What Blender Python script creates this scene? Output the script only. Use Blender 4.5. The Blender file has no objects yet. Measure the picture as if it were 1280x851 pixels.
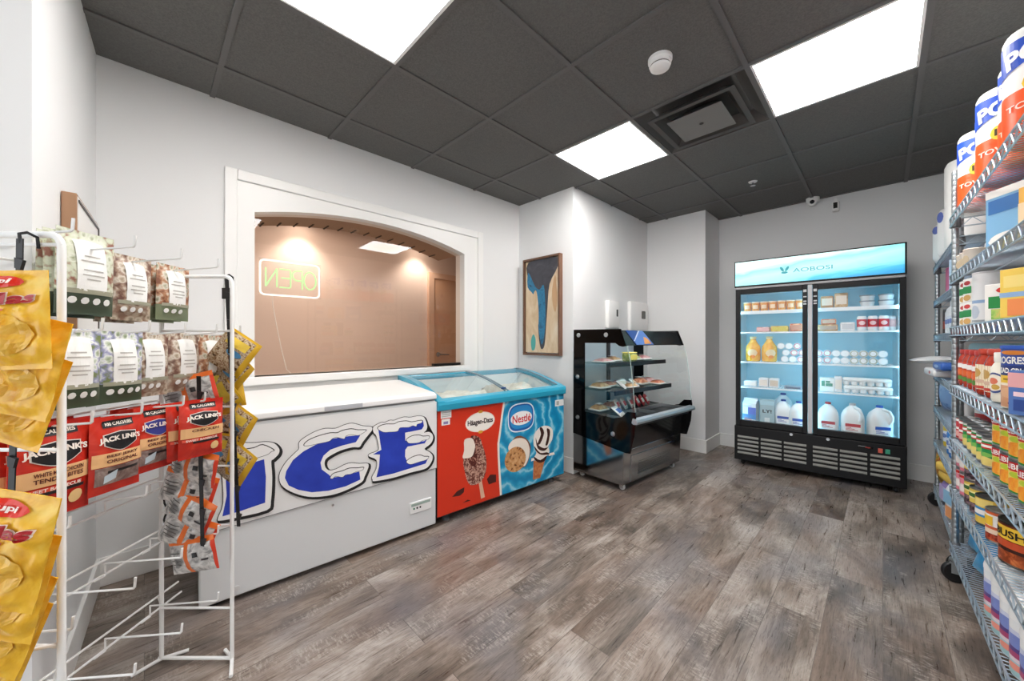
import bpy, bmesh, math, random
from mathutils import Vector, Matrix, noise as mnoise
S = bpy.context.scene
COL = S.collection
pi = math.pi
rnd = random.Random(7)
# ------------------------------------------------------------------ camera, world, exposure
YAW = 0.7875
cd = bpy.data.cameras.new('camera'); cam = bpy.data.objects.new('camera', cd); COL.objects.link(cam)
cd.sensor_fit = 'HORIZONTAL'; cd.sensor_width = 36.0; cd.lens = 461.5/1280*36.0
cd.clip_start = 0.02
cam.location = (0, 0, 1.170); cam.rotation_euler = (pi/2, 0, YAW)
S.camera = cam
S.view_settings.view_transform = 'Standard'; S.view_settings.look = 'None'
S.view_settings.gamma = 1.0; S.view_settings.use_curve_mapping = False
S.view_settings.exposure = 1.33
W = bpy.data.worlds.new('daylight'); S.world = W; W.use_nodes = True
bg = W.node_tree.nodes['Background']; bg.inputs[0].default_value = (0.90, 0.95, 1.0, 1); bg.inputs[1].default_value = 1.15
PANEL_LIGHT = 8.6
DOWNLIGHT = 11.0
S.cycles.use_denoising = True
S.cycles.max_bounces = 8; S.cycles.diffuse_bounces = 5; S.cycles.glossy_bounces = 4
S.cycles.transparent_max_bounces = 16; S.cycles.transmission_bounces = 6
S.cycles.sample_clamp_indirect = 6.0
S.cycles.caustics_reflective = False; S.cycles.caustics_refractive = False

# ------------------------------------------------------------------ materials
def lin(c):
    return c/12.92 if c <= 0.04045 else ((c+0.055)/1.055)**2.4
def rgb(h):
    h = h.lstrip('#'); return tuple(lin(int(h[i:i+2], 16)/255) for i in (0, 2, 4))
_M = {}
def M(h, r=0.5, m=0.0, spec=0.5, emit=0.0, alpha=1.0, ecol=None, coat=0.0):
    k = (h, r, m, spec, emit, alpha, ecol, coat)
    if k in _M: return _M[k]
    mt = bpy.data.materials.new('surface'); mt.use_nodes = True
    b = mt.node_tree.nodes['Principled BSDF']
    b.inputs['Base Color'].default_value = (*rgb(h), 1); b.inputs['Roughness'].default_value = r
    b.inputs['Metallic'].default_value = m; b.inputs['Specular IOR Level'].default_value = spec
    b.inputs['Alpha'].default_value = alpha; b.inputs['Coat Weight'].default_value = coat
    if emit:
        b.inputs['Emission Color'].default_value = (*rgb(ecol or h), 1); b.inputs['Emission Strength'].default_value = emit
    _M[k] = mt; return mt
class NT:
    """small helper for node materials"""
    def __init__(s, name, r=0.5, m=0.0):
        s.mt = bpy.data.materials.new(name); s.mt.use_nodes = True; s.t = s.mt.node_tree; s.n = s.t.nodes
        s.b = s.n['Principled BSDF']; s.b.inputs['Roughness'].default_value = r; s.b.inputs['Metallic'].default_value = m
    def node(s, typ, **kw):
        n = s.n.new(typ)
        for k, v in kw.items():
            if k.startswith('_'): setattr(n, k[1:], v)
            else: n.inputs[k.replace('_', ' ')].default_value = v
        return n
    def link(s, a, b): s.t.links.new(a, b)
    def coord(s, kind='Object', scale=(1, 1, 1), rot=(0, 0, 0), loc=(0, 0, 0)):
        c = s.n.new('ShaderNodeTexCoord'); mp = s.n.new('ShaderNodeMapping')
        mp.inputs['Scale'].default_value = scale; mp.inputs['Rotation'].default_value = rot; mp.inputs['Location'].default_value = loc
        s.link(c.outputs[kind], mp.inputs['Vector']); return mp.outputs['Vector']
    def noise(s, vec, scale, detail=4, rough=0.55, dist=0.0):
        n = s.node('ShaderNodeTexNoise', Scale=scale, Detail=detail, Roughness=rough, Distortion=dist); s.link(vec, n.inputs['Vector']); return n.outputs['Fac']
    def ramp(s, fac, stops, interp='LINEAR'):
        n = s.n.new('ShaderNodeValToRGB'); cr = n.color_ramp; cr.interpolation = interp
        while len(cr.elements) < len(stops): cr.elements.new(0.5)
        for e, (p, c) in zip(cr.elements, stops):
            e.position = p; e.color = (*rgb(c), 1) if isinstance(c, str) else (c, c, c, 1)
        s.link(fac, n.inputs['Fac']); return n.outputs['Color']
    def mix(s, fac, a, b, mode='MIX'):
        n = s.n.new('ShaderNodeMix'); n.data_type = 'RGBA'; n.blend_type = mode
        for i, v in ((0, fac), (6, a), (7, b)):
            if hasattr(v, 'is_output'): s.link(v, n.inputs[i])
            elif i == 0: n.inputs[0].default_value = v
            else: n.inputs[i].default_value = (*rgb(v), 1) if isinstance(v, str) else (v, v, v, 1)
        return n.outputs[2]
    def math(s, op, a, b=0.0, clamp=False):
        n = s.n.new('ShaderNodeMath'); n.operation = op; n.use_clamp = clamp
        for i, v in ((0, a), (1, b)):
            if hasattr(v, 'is_output'): s.link(v, n.inputs[i])
            else: n.inputs[i].default_value = v
        return n.outputs[0]
    def base(s, c): s.link(c, s.b.inputs['Base Color']); return s
    def bump(s, h, strength=0.2, dist=0.01):
        n = s.node('ShaderNodeBump', Strength=strength, Distance=dist); s.link(h, n.inputs['Height']); s.link(n.outputs[0], s.b.inputs['Normal'])
def spotty(name, stops, scale, r=0.35, detail=3, dist=0.6, kind='Object', sc=(1, 1, 1), interp='LINEAR', m=0.0):
    t = NT(name, r, m); t.base(t.ramp(t.noise(t.coord(kind, sc), scale, detail, 0.6, dist), stops, interp)); return t.mt
def glass(name, tint='ffffff', refl=0.08, r=0.0, edge=0.5):
    t = NT(name); t.n.remove(t.b)
    tr = t.node('ShaderNodeBsdfTransparent'); tr.inputs[0].default_value = (*rgb(tint), 1)
    gl = t.node('ShaderNodeBsdfGlossy'); gl.inputs['Roughness'].default_value = r
    lw = t.n.new('ShaderNodeLayerWeight'); lw.inputs[0].default_value = 0.5
    f = t.math('ADD', t.math('MULTIPLY', t.math('POWER', lw.outputs['Facing'], 4.0), edge), refl, True)
    mx = t.n.new('ShaderNodeMixShader'); t.link(f, mx.inputs[0]); t.link(tr.outputs[0], mx.inputs[1]); t.link(gl.outputs[0], mx.inputs[2])
    t.link(mx.outputs[0], t.n['Material Output'].inputs[0]); return t.mt
def film(name, tint='ffffff', a=0.35, r=0.15):
    """clear plastic: mostly see-through with a glossy, slightly milky skin"""
    t = NT(name, r); t.b.inputs['Base Color'].default_value = (*rgb(tint), 1); t.b.inputs['Alpha'].default_value = a; return t.mt

WHITE = M('f4f4f2', 0.5); BLACK = M('0c0c0d', 0.35); STEEL = M('c9ccd0', 0.22, 1.0); CHROME = M('cfe0ee', 0.2, 1.0)
# ------------------------------------------------------------------ geometry
class B:
    def __init__(s): s.v = []; s.f = []; s.m = []; s.s = []; s.mats = []
    def mi(s, m):
        for i, x in enumerate(s.mats):
            if x is m: return i
        s.mats.append(m); return len(s.mats)-1
    def vert(s, p): s.v.append(tuple(p)); return len(s.v)-1
    def face(s, idx, m, smooth=False): s.f.append(tuple(idx)); s.m.append(s.mi(m)); s.s.append(smooth)
    def poly(s, pts, m): s.face([s.vert(p) for p in pts], m)
    def box(s, x0, x1, y0, y1, z0, z1, m):
        b = len(s.v)
        for z in (z0, z1):
            for (x, y) in ((x0, y0), (x1, y0), (x1, y1), (x0, y1)): s.vert((x, y, z))
        for q in ((3, 2, 1, 0), (4, 5, 6, 7), (0, 1, 5, 4), (1, 2, 6, 5), (2, 3, 7, 6), (3, 0, 4, 7)): s.face([b+i for i in q], m)
        return s
    def rbox(s, x0, x1, y0, y1, z0, z1, m, r=0.01, n=3):
        """box with rounded vertical edges and softened top/bottom"""
        pts = []
        for (cx, cy, a0) in ((x1-r, y1-r, 0), (x0+r, y1-r, pi/2), (x0+r, y0+r, pi), (x1-r, y0+r, 1.5*pi)):
            for i in range(n+1):
                a = a0+i*pi/2/n; pts.append((cx, cy, math.cos(a), math.sin(a)))
        rr = min(r, (z1-z0)/2.01); rings = []
        for (z, k) in ((z0, 1-0.9), (z0+rr*0.3, 0.7), (z0+rr, 1.0), (z1-rr, 1.0), (z1-rr*0.3, 0.7), (z1, 0.1)):
            rings.append([s.vert((c[0]+c[2]*r*k, c[1]+c[3]*r*k, z)) for c in pts])
        N = len(pts)
        for a, b in zip(rings, rings[1:]):
            for i in range(N): s.face((a[i], a[(i+1) % N], b[(i+1) % N], b[i]), m, True)
        s.face(rings[0][::-1], m); s.face(rings[-1], m); return s
    def tube(s, pts, r, m, n=8, cap=True, closed=False):
        pts = [Vector(p) for p in pts]; rings = []; L = len(pts)
        up = None
        for i, p in enumerate(pts):
            if closed: d = (pts[(i+1) % L]-pts[i-1])
            elif i == 0: d = pts[1]-p
            elif i == L-1: d = p-pts[i-1]
            else: d = (pts[i+1]-p).normalized()+(p-pts[i-1]).normalized()
            d.normalize()
            if up is None: up = Vector((0, 0, 1)) if abs(d.z) < 0.9 else Vector((1, 0, 0))
            a = d.cross(up)
            if a.length < 1e-5: a = d.orthogonal()
            a.normalize(); b = a.cross(d); up = b
            rr = r[i] if isinstance(r, (list, tuple)) else r
            rings.append([s.vert(p+(a*math.cos(t)+b*math.sin(t))*rr) for t in (2*pi*k/n for k in range(n))])
        for a, b in zip(rings, rings[1:]+([rings[0]] if closed else [])):
            for i in range(n): s.face((a[i], a[(i+1) % n], b[(i+1) % n], b[i]), m, True)
        if cap and not closed: s.face(rings[0][::-1], m); s.face(rings[-1], m)
        return s
    def lathe(s, prof, m, n=20, c=(0, 0), axis='z', cap=True):
        """prof: list of (radius, height[, material for the segment that starts here])"""
        rings = []
        for q in prof:
            r, h = q[0], q[1]; ring = []
            for k in range(n):
                a = 2*pi*k/n; x, y = r*math.cos(a), r*math.sin(a)
                ring.append(s.vert((c[0]+x, c[1]+y, h) if axis == 'z' else (c[0]+x, h, c[1]+y)))
            rings.append(ring)
        for j, (a, b) in enumerate(zip(rings, rings[1:])):
            mm = prof[j][2] if len(prof[j]) > 2 else m
            for i in range(n):
                q = (a[i], a[(i+1) % n], b[(i+1) % n], b[i])
                s.face(q if axis == 'z' else q[::-1], mm, True)
        if cap:
            s.face(rings[0][::-1] if axis == 'z' else rings[0], prof[0][2] if len(prof[0]) > 2 else m)
            s.face(rings[-1] if axis == 'z' else rings[-1][::-1], prof[-2][2] if len(prof[-2]) > 2 else m)
        return s
    def prism(s, poly, a, b, m, axis='y', side=None):
        """2-D outline extruded along an axis; outline in (x,z) for y, (y,z) for x, (x,y) for z"""
        def P(p, h): return {'y': (p[0], h, p[1]), 'x': (h, p[0], p[1]), 'z': (p[0], p[1], h)}[axis]
        A = sum(p[0]*q[1]-q[0]*p[1] for p, q in zip(poly, poly[1:]+poly[:1]))
        if A < 0: poly = poly[::-1]
        i0 = [s.vert(P(p, a)) for p in poly]; i1 = [s.vert(P(p, b)) for p in poly]; N = len(poly)
        flip = (axis == 'y') != (b < a)
        f0, f1 = (i0, i1[::-1]) if flip else (i0[::-1], i1)
        s.face(f0, m); s.face(f1, m)
        for i in range(N):
            q = (i0[i], i0[(i+1) % N], i1[(i+1) % N], i1[i])
            s.face(q[::-1] if flip else q, side or m)
        return s
    def patch(s, x0, x1, z0, z1, surf, m, shape='rect', n=8, rows=1, eps=0.0008):
        """label shape laid on the front (-y) of a surface y = surf(x, z)"""
        prev = None; cz = (z0+z1)/2
        for i in range(n+1):
            t = i/n; x = x0+(x1-x0)*t
            if shape == 'ellipse':
                k = math.sqrt(max(0, 1-(2*t-1)**2)); za, zb = cz-(z1-z0)/2*k, cz+(z1-z0)/2*k
            elif callable(shape): za, zb = shape(t, z0, z1)
            else: za, zb = z0, z1
            colm = []
            for j in range(rows+1):
                z = za+(zb-za)*j/rows; colm.append(s.vert((x, surf(x, z)-eps, z)))
            if prev:
                for j in range(rows): s.face((prev[j], colm[j], colm[j+1], prev[j+1]), m, False)
            prev = colm
        return s
    def build(s, name, parent=None, loc=None, rz=0.0, bevel=0.0, seg=2, smooth=None, subsurf=0, flat=False):
        me = bpy.data.meshes.new(name); me.from_pydata(s.v, [], s.f)
        for m in s.mats: me.materials.append(m)
        me.polygons.foreach_set('material_index', s.m); me.polygons.foreach_set('use_smooth', s.s)
        if smooth:
            me.polygons.foreach_set('use_smooth', [True]*len(s.f)); me.set_sharp_from_angle(angle=smooth)
        elif any(s.s): me.set_sharp_from_angle(angle=math.radians(42))
        if smooth is None and not any(s.s) and len(s.f) > 2 and not flat:
            bm = bmesh.new(); bm.from_mesh(me); bmesh.ops.recalc_face_normals(bm, faces=bm.faces); bm.to_mesh(me); bm.free()
        me.update()
        o = bpy.data.objects.new(name, me); COL.objects.link(o)
        if parent: o.parent = parent
        if loc: o.location = loc
        if rz: o.rotation_euler = (0, 0, rz)
        if bevel:
            bv = o.modifiers.new('bevel', 'BEVEL'); bv.width = bevel; bv.segments = seg; bv.limit_method = 'ANGLE'; bv.angle_limit = math.radians(50)
        if subsurf:
            ss = o.modifiers.new('sub', 'SUBSURF'); ss.levels = subsurf; ss.render_levels = subsurf
        return o
def tag(o, label, cat, group=None):
    o['label'] = label; o['category'] = cat
    if group: o['group'] = group
    return o
def thing(name, label, cat, loc=(0, 0, 0), rz=0.0, group=None):
    o = bpy.data.objects.new(name, None); o.empty_display_size = 0.05; COL.objects.link(o)
    o.location = loc; o.rotation_euler = (0, 0, rz); return tag(o, label, cat, group)
def struct(o): o['kind'] = 'structure'; return o
def copy_tree(o, parent=None):
    c = o.copy(); COL.objects.link(c)
    if parent: c.parent = parent
    for ch in list(o.children): copy_tree(ch, c)
    return c
class Proto:
    """first put() places the built thing itself, later ones copy it with its parts"""
    def __init__(s, fn): s.fn = fn; s.o = None
    def put(s, loc, rz=0.0, label=None, group=None, tilt=None, scale=None):
        if s.o is None: o = s.o = s.fn()
        else: o = copy_tree(s.o)
        o.location = loc; o.rotation_euler = (tilt or (0, 0, rz)) if tilt else (0, 0, rz)
        o.scale = (scale,)*3 if isinstance(scale, (int, float)) else (scale or (1, 1, 1))
        if label: o['label'] = label
        if group: o['group'] = group
        elif 'group' in o: del o['group']
        return o
_TXT = {}
def text_geo(body, bold=0.0):
    k = (body, bold)
    if k not in _TXT:
        cu = bpy.data.curves.new('t', 'FONT'); cu.body = body; cu.size = 1.0; cu.align_x = 'CENTER'; cu.align_y = 'CENTER'; cu.offset = bold; cu.resolution_u = 3
        to = bpy.data.objects.new('t', cu); COL.objects.link(to)
        dg = bpy.context.evaluated_depsgraph_get(); dg.update()
        me = bpy.data.meshes.new_from_object(to.evaluated_get(dg))
        vs = [tuple(v.co) for v in me.vertices]; fs = [tuple(p.vertices) for p in me.polygons]
        bpy.data.objects.remove(to); bpy.data.curves.remove(cu); bpy.data.meshes.remove(me)
        xs = [v[0] for v in vs]; ys = [v[1] for v in vs]
        _TXT[k] = (vs, fs, min(xs), max(xs), min(ys), max(ys))
    return _TXT[k]
def text(b, body, cx, cz, w, h, m, surf=None, eps=0.0015, slant=0.0, rot=0.0, bold=0.0, arc=0.0, mirror=False):
    """lettering on the front (-y) of a surface, stretched to w x h round (cx, cz)"""
    vs, fs, x0, x1, y0, y1 = text_geo(body, bold); base = len(b.v); surf = surf or (lambda x, z: 0.0)
    for (x, y, _z) in vs:
        u = ((x-x0)/(x1-x0)-0.5)*w; v = ((y-y0)/(y1-y0)-0.5)*h
        if mirror: u = -u
        u += slant*v; v += arc*(1-(2*u/w)**2)
        c, s_ = math.cos(rot), math.sin(rot); X, Z = cx+u*c-v*s_, cz+u*s_+v*c
        b.v.append((X, surf(X, Z)-eps, Z))
    for f in fs: b.face([base+i for i in (f[::-1] if mirror else f)], m)
    return b
def shape(b, pts, m, y):
    """flat cut-out in the x-z plane facing -y"""
    A = sum(p[0]*q[1]-q[0]*p[1] for p, q in zip(pts, pts[1:]+pts[:1]))
    if A < 0: pts = pts[::-1]
    b.face([b.vert((p[0], y, p[1])) for p in pts], m); return b
def grow(pts, d, dx=0.0, dz=0.0):
    """outline pushed outward by d"""
    A = sum(p[0]*q[1]-q[0]*p[1] for p, q in zip(pts, pts[1:]+pts[:1]))
    if A < 0: pts = pts[::-1]
    out = []; N = len(pts)
    for i in range(N):
        p0, p, p1 = Vector(pts[i-1]), Vector(pts[i]), Vector(pts[(i+1) % N])
        a = (p-p0).normalized(); c = (p1-p).normalized(); n = Vector((a.y, -a.x))+Vector((c.y, -c.x))
        if n.length < 1e-4: n = Vector((a.y, -a.x))
        n.normalize(); k = d/max(0.5, n.dot(Vector((a.y, -a.x))))
        out.append((p.x+n.x*k+dx, p.y+n.y*k+dz))
    return out
def smooth_poly(pts, k=4):
    """closed Catmull-Rom through the outline points"""
    out = []; N = len(pts)
    for i in range(N):
        p0, p1, p2, p3 = (Vector(pts[(i+j) % N]) for j in (-1, 0, 1, 2))
        for j in range(k):
            t = j/k; q = 0.5*((2*p1)+(p2-p0)*t+(2*p0-5*p1+4*p2-p3)*t*t+(3*p1-p0-3*p2+p3)*t**3); out.append((q.x, q.y))
    return out
def sup(cx, cz, rx, rz_, p=3.0, n=36):
    return [(cx+rx*math.copysign(abs(math.cos(a))**(2/p), math.cos(a)), cz+rz_*math.copysign(abs(math.sin(a))**(2/p), math.sin(a))) for a in (2*pi*i/n for i in range(n))]
def ell(cx, cz, rx, rz_, n=28, rot=0.0):
    return [(cx+rx*math.cos(a)*math.cos(rot)-rz_*math.sin(a)*math.sin(rot), cz+rx*math.cos(a)*math.sin(rot)+rz_*math.sin(a)*math.cos(rot)) for a in (2*pi*i/n for i in range(n))]
# ------------------------------------------------------------------ the room
H = 2.525
def make_wall_mat(name, h, r=0.55):
    t = NT(name, r); t.b.inputs['Specular IOR Level'].default_value = 0.3
    n = t.noise(t.coord('Object'), 3.0, 3); t.base(t.ramp(n, [(0.3, h), (0.7, h)])); t.bump(t.noise(t.coord('Object'), 160, 2), 0.04, 0.002); return t.mt
WALL = make_wall_mat('white_wall_paint', 'e9eaea')
TRIM = M('f0f0ee', 0.35)
LW0 = Vector((-2.583, 2.675)); LWA = 0.0165
def LX(y): return -2.583+math.tan(LWA)*(y-2.675)
# floor : weathered planks running to the back wall
t = NT('plank_floor', 0.4)
v = t.coord('Object', (1, 1, 1)); sep = t.n.new('ShaderNodeSeparateXYZ'); t.link(v, sep.inputs[0])
cmb = t.n.new('ShaderNodeCombineXYZ'); t.link(sep.outputs[1], cmb.inputs[0]); t.link(sep.outputs[0], cmb.inputs[1])
br = t.node('ShaderNodeTexBrick', Scale=1.0, Mortar_Size=0.0012, Mortar_Smooth=0.1, Bias=0.0, Brick_Width=1.22, Row_Height=0.178)
br.offset = 0.37; br.inputs['Color1'].default_value = (0, 0, 0, 1); br.inputs['Color2'].default_value = (1, 1, 1, 1); br.inputs['Mortar'].default_value = (0.5, 0.5, 0.5, 1)
t.link(cmb.outputs[0], br.inputs['Vector'])
bw = t.n.new('ShaderNodeRGBToBW'); t.link(br.outputs['Color'], bw.inputs[0]); pid = bw.outputs[0]
# every plank reads its own piece of the grain
off = t.math('MULTIPLY', pid, 37.0); c3 = t.n.new('ShaderNodeCombineXYZ'); t.link(off, c3.inputs[2])
add = t.n.new('ShaderNodeVectorMath'); add.operation = 'ADD'; t.link(v, add.inputs[0]); t.link(c3.outputs[0], add.inputs[1])
def mapv(vec, sc):
    mp = t.n.new('ShaderNodeMapping'); mp.inputs['Scale'].default_value = sc; t.link(vec, mp.inputs['Vector']); return mp.outputs[0]
grain = t.noise(mapv(add.outputs[0], (34, 2.2, 1)), 2.2, 6, 0.62, 0.4)
fine = t.noise(mapv(add.outputs[0], (120, 9, 1)), 2.0, 4, 0.7)
cloud = t.noise(mapv(add.outputs[0], (3.2, 1.3, 1)), 1.5, 6, 0.62, 0.9)
tone = t.math('ADD', t.math('MULTIPLY', pid, 0.15), t.math('ADD', t.math('MULTIPLY', cloud, 0.95), t.math('MULTIPLY', grain, 0.36)))
col = t.ramp(tone, [(0.50, '3f3833'), (0.63, '62584f'), (0.72, '7d7167'), (0.83, '9c9188'), (0.96, 'b9b1aa')])
warm = t.mix(t.ramp(t.noise(mapv(add.outputs[0], (3.0, 1.0, 1)), 1.1, 2), [(0.42, 0.0), (0.62, 0.55)]), col, '8a6f5f', 'MIX')
warm = t.mix(0.6, col, warm)
scr = t.math('MULTIPLY', t.ramp(t.noise(mapv(add.outputs[0], (5, 1.6, 1)), 2.0, 3), [(0.50, 0.0), (0.62, 1.0)]), t.ramp(t.noise(mapv(add.outputs[0], (22, 70, 1)), 1.6, 5, 0.7), [(0.50, 0.0), (0.58, 1.0)]))
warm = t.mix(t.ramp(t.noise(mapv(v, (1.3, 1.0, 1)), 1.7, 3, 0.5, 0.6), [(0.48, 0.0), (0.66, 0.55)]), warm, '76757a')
c2 = t.mix(t.math('MULTIPLY', scr, 0.42), warm, 'c9c1b8')
knock = t.math('MULTIPLY', t.ramp(fine, [(0.36, 1.0), (0.48, 0.0)]), 0.5)
c2 = t.mix(knock, c2, '3a332e')
c2 = t.mix(t.math('MULTIPLY', br.outputs['Fac'], 0.5), c2, '2b2622')
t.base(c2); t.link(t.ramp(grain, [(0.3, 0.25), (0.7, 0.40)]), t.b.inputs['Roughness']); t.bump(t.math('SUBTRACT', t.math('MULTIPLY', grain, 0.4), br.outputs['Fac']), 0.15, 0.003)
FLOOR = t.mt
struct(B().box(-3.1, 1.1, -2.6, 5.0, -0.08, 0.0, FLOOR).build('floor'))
# ceiling : dark lay-in tiles with a tee grid
t = NT('ceiling_tile', 0.75); n1 = t.noise(t.coord('Object'), 140, 3, 0.7); n2 = t.noise(t.coord('Object'), 1.3, 2)
t.base(t.mix(t.math('MULTIPLY', n2, 0.2), t.ramp(n1, [(0.35, '5c5b59'), (0.65, '6d6c69')]), '575654')); t.bump(n1, 0.35, 0.003)
CTILE = t.mt; TEE = M('636160', 0.55)
GX = lambda i: -2.916+0.6107*i
GY = lambda j: 0.267+0.6107*j
LIGHTS = [(2, 0), (4, 3), (2, 3), (4, 0)]; DIFF = (3, 3)
b = B(); xs = [-3.1]+[GX(i) for i in range(0, 7)]+[1.1]; ys = [-2.6]+[GY(j) for j in range(-4, 8)]+[5.0]
holes = {(i, j) for (i, j) in LIGHTS+[DIFF]}
for a in range(len(xs)-1):
    for c in range(len(ys)-1):
        if (a-1, c-5) in holes: continue
        b.box(xs[a], xs[a+1], ys[c], ys[c+1], H, H+0.02, CTILE)
ceil = struct(b.build('ceiling'))
b = B()
for i in range(0, 7): b.box(GX(i)-0.012, GX(i)+0.012, -2.6, 5.0, H-0.008, H+0.012, TEE)
for j in range(-4, 8): b.box(-3.1, 1.1, GY(j)-0.012, GY(j)+0.012, H-0.0075, H+0.012, TEE)
struct(b.build('ceiling_grid', ceil))
struct(B().box(-3.1, 1.1, -2.6, 5.0, H+0.14, H+0.18, M('3a3937', 0.9)).build('ceiling_deck', ceil))
# walls
def wallbox(name, x0, x1, y0, y1, m=WALL, z1=H): return struct(B().box(x0, x1, y0, y1, -0.02, z1+0.02, m).build(name))
wallbox('wall_back', -1.299, 1.0, 4.589, 4.75)
wallbox('wall_right', 0.80, 0.95, -2.5, 4.60)
RY = lambda x: -0.162-0.045*(x+2.63)
struct(B().prism([(-3.0, RY(-3.0)), (-1.578, RY(-1.578)), (-1.578, -2.5), (-3.0, -2.5)], -0.02, H+0.02, WALL, 'z').build('wall_rear'))
struct(B().prism([(-2.9, 2.675), (-1.923, 2.675), (-1.923, 4.125), (-1.299, 4.125), (-1.299, 4.75), (-2.9, 4.75)], -0.02, H+0.02, WALL, 'z').build('wall_column'))
# left wall with an arched service window
OY0, OY1, OZ0, OZS, OZC = 0.461, 1.989, 0.955, 1.927, 2.032     # opening: sides, sill, spring, crown
def arch(y):
    t_ = (y-(OY0+OY1)/2)/((OY1-OY0)/2); R = (0.764**2+(OZC-OZS)**2)/(2*(OZC-OZS)); return OZC-R+math.sqrt(R*R-(t_*0.764)**2)
NA = 20; ay = [OY0+(OY1-OY0)*i/NA for i in range(NA+1)]
def left_wall(b, x0, x1, y0, y1, z0, z1, m, soff):
    """slab parallel to the left wall with the arched opening cut through it"""
    X = lambda y, d: LX(y)+d
    def quad(ya, yb, za, zb, za2=None, zb2=None):
        za2 = za if za2 is None else za2; zb2 = zb if zb2 is None else zb2
        P = [[(X(ya, d), ya, za), (X(yb, d), yb, za2), (X(yb, d), yb, zb2), (X(ya, d), ya, zb)] for d in (x0, x1)]
        b.poly(P[1], m); b.poly(P[0][::-1], m)
    quad(y0, OY0, z0, z1); quad(OY1, y1, z0, z1); quad(OY0, OY1, z0, OZ0)
    for a, c in zip(ay, ay[1:]): quad(a, c, arch(a), z1, arch(c), z1)
    loop = [(OY0, OZ0), (OY1, OZ0)]+[(y, arch(y)) for y in ay[::-1]]
    for k, (p, q) in enumerate(zip(loop, loop[1:]+loop[:1])):
        b.poly([(X(p[0], x0), p[0], p[1]), (X(q[0], x0), q[0], q[1]), (X(q[0], x1), q[0], q[1]), (X(p[0], x1), p[0], p[1])], soff)
    for (p, q) in (((y0, z0), (y0, z1)), ((y0, z1), (y1, z1)), ((y1, z1), (y1, z0)), ((y1, z0), (y0, z0))):
        b.poly([(X(p[0], x1), p[0], p[1]), (X(q[0], x1), q[0], q[1]), (X(q[0], x0), q[0], q[1]), (X(p[0], x0), p[0], p[1])], m)
b = B(); left_wall(b, -0.12, 0.0, -0.3, 2.75, -0.02, H+0.02, WALL, TRIM); struct(b.build('wall_left'))
# window casing: an outer moulding and a flat panel round the arch
b = B(); X = lambda y, d: LX(y)+d
def bar(b, y0, y1, z0, z1, d0, d1, m):
    P = [(X(y0, d0), y0), (X(y0, d1), y0), (X(y1, d1), y1), (X(y1, d0), y1)]
    b.prism(P, z0, z1, m, 'z')
bar(b, 0.318, 0.377, 0.30, 2.151, 0.0, 0.022, TRIM); bar(b, 2.132, 2.19, 0.30, 2.151, 0.0, 0.022, TRIM); bar(b, 0.377, 2.132, 2.092, 2.151, 0.0, 0.022, TRIM)
win = struct(b.build('trim_1', bevel=0.005))
b = B(); left_wall(b, 0.0, 0.006, 0.377, 2.132, 0.30, 2.092, TRIM, TRIM); struct(b.build('trim_2'))
# soffit joints seen through the top of the opening
w1 = bpy.data.objects.new('window_1', None); COL.objects.link(w1); struct(w1)
b = B()
for a, c in zip(ay, ay[1:]):
    b.poly([(X(a, -0.40), a, arch(a)+0.004), (X(c, -0.40), c, arch(c)+0.004), (X(c, -0.121), c, arch(c)+0.004), (X(a, -0.121), a, arch(a)+0.004)], M('b5957c', 0.7))
b2 = B()
for k in range(1, 15):
    y = OY0+(OY1-OY0)*k/15
    b2.tube([(X(y, -0.40), y, arch(y)+0.002), (X(y, -0.30), y, arch(y)+0.002)], 0.006, M('57463b', 0.8), 6)
b.build('arch_soffit', w1); b2.build('soffit_joint', w1)
GLASS_W = glass('service_window_glass', 'f6ebe2', 0.05, 0.0, 0.9)
bp = B()
for a, c in zip(ay, ay[1:]): bp.poly([(X(a, -0.06), a, OZ0), (X(c, -0.06), c, OZ0), (X(c, -0.06), c, arch(c)), (X(a, -0.06), a, arch(a))], GLASS_W)
bp.build('pane', w1)
b = B(); bar(b, OY0-0.06, OY1+0.05, OZ0-0.05, OZ0, -0.1, 0.03, TRIM); b.build('window_sill', w1, bevel=0.006)
b = B(); bar(b, 1.72, 1.985, OZ0+0.001, OZ0+0.02, -0.09, -0.045, BLACK); b.build('pass_slot', w1)
# adjacent room behind the glass
TAN = make_wall_mat('tan_wall_paint', 'e0cfc3')
struct(B().box(-4.35, -4.2, -1.5, 5.0, -0.02, 2.40, TAN).build('wall_office'))
struct(B().box(-4.2, -2.80, -1.5, -1.4, -0.02, 2.40, TAN).build('wall_office_side'))
struct(B().box(-4.2, -2.80, 4.9, 5.0, -0.02, 2.40, TAN).build('wall_office_end'))
struct(B().box(-4.35, -2.72, -1.5, 5.0, 2.38, 2.44, M('cdb5a4', 0.8)).build('ceiling_office'))
struct(B().box(-4.35, -2.72, -1.5, 5.0, -0.06, 0.0, M('8d7a6a', 0.6)).build('floor_office'))
d1 = struct(B().box(-4.2, -4.165, 2.70, 3.50, 0.0, 1.99, M('c99f7f', 0.5)).build('door_1', bevel=0.004))
b = B(); b.box(-4.2, -4.155, 2.62, 2.70, 0, 2.06, M('d8b49a', 0.5)); b.box(-4.2, -4.155, 3.50, 3.58, 0, 2.06, M('d8b49a', 0.5)); b.box(-4.2, -4.155, 2.70, 3.50, 1.99, 2.06, M('d8b49a', 0.5)); b.build('door_frame', d1)
b = B(); b.lathe([(0.03, 0), (0.03, 0.01), (0.012, 0.012), (0.012, 0.05)], STEEL, 14); hn = b
o = hn.build('door_handle', d1, (-4.165, 2.76, 0.985)); o.rotation_euler = (0, pi/2, 0)
B().tube([(-4.115, 2.76, 0.985), (-4.112, 2.80, 0.985), (-4.115, 2.90, 0.98)], 0.009, STEEL).build('door_lever', d1)
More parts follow.
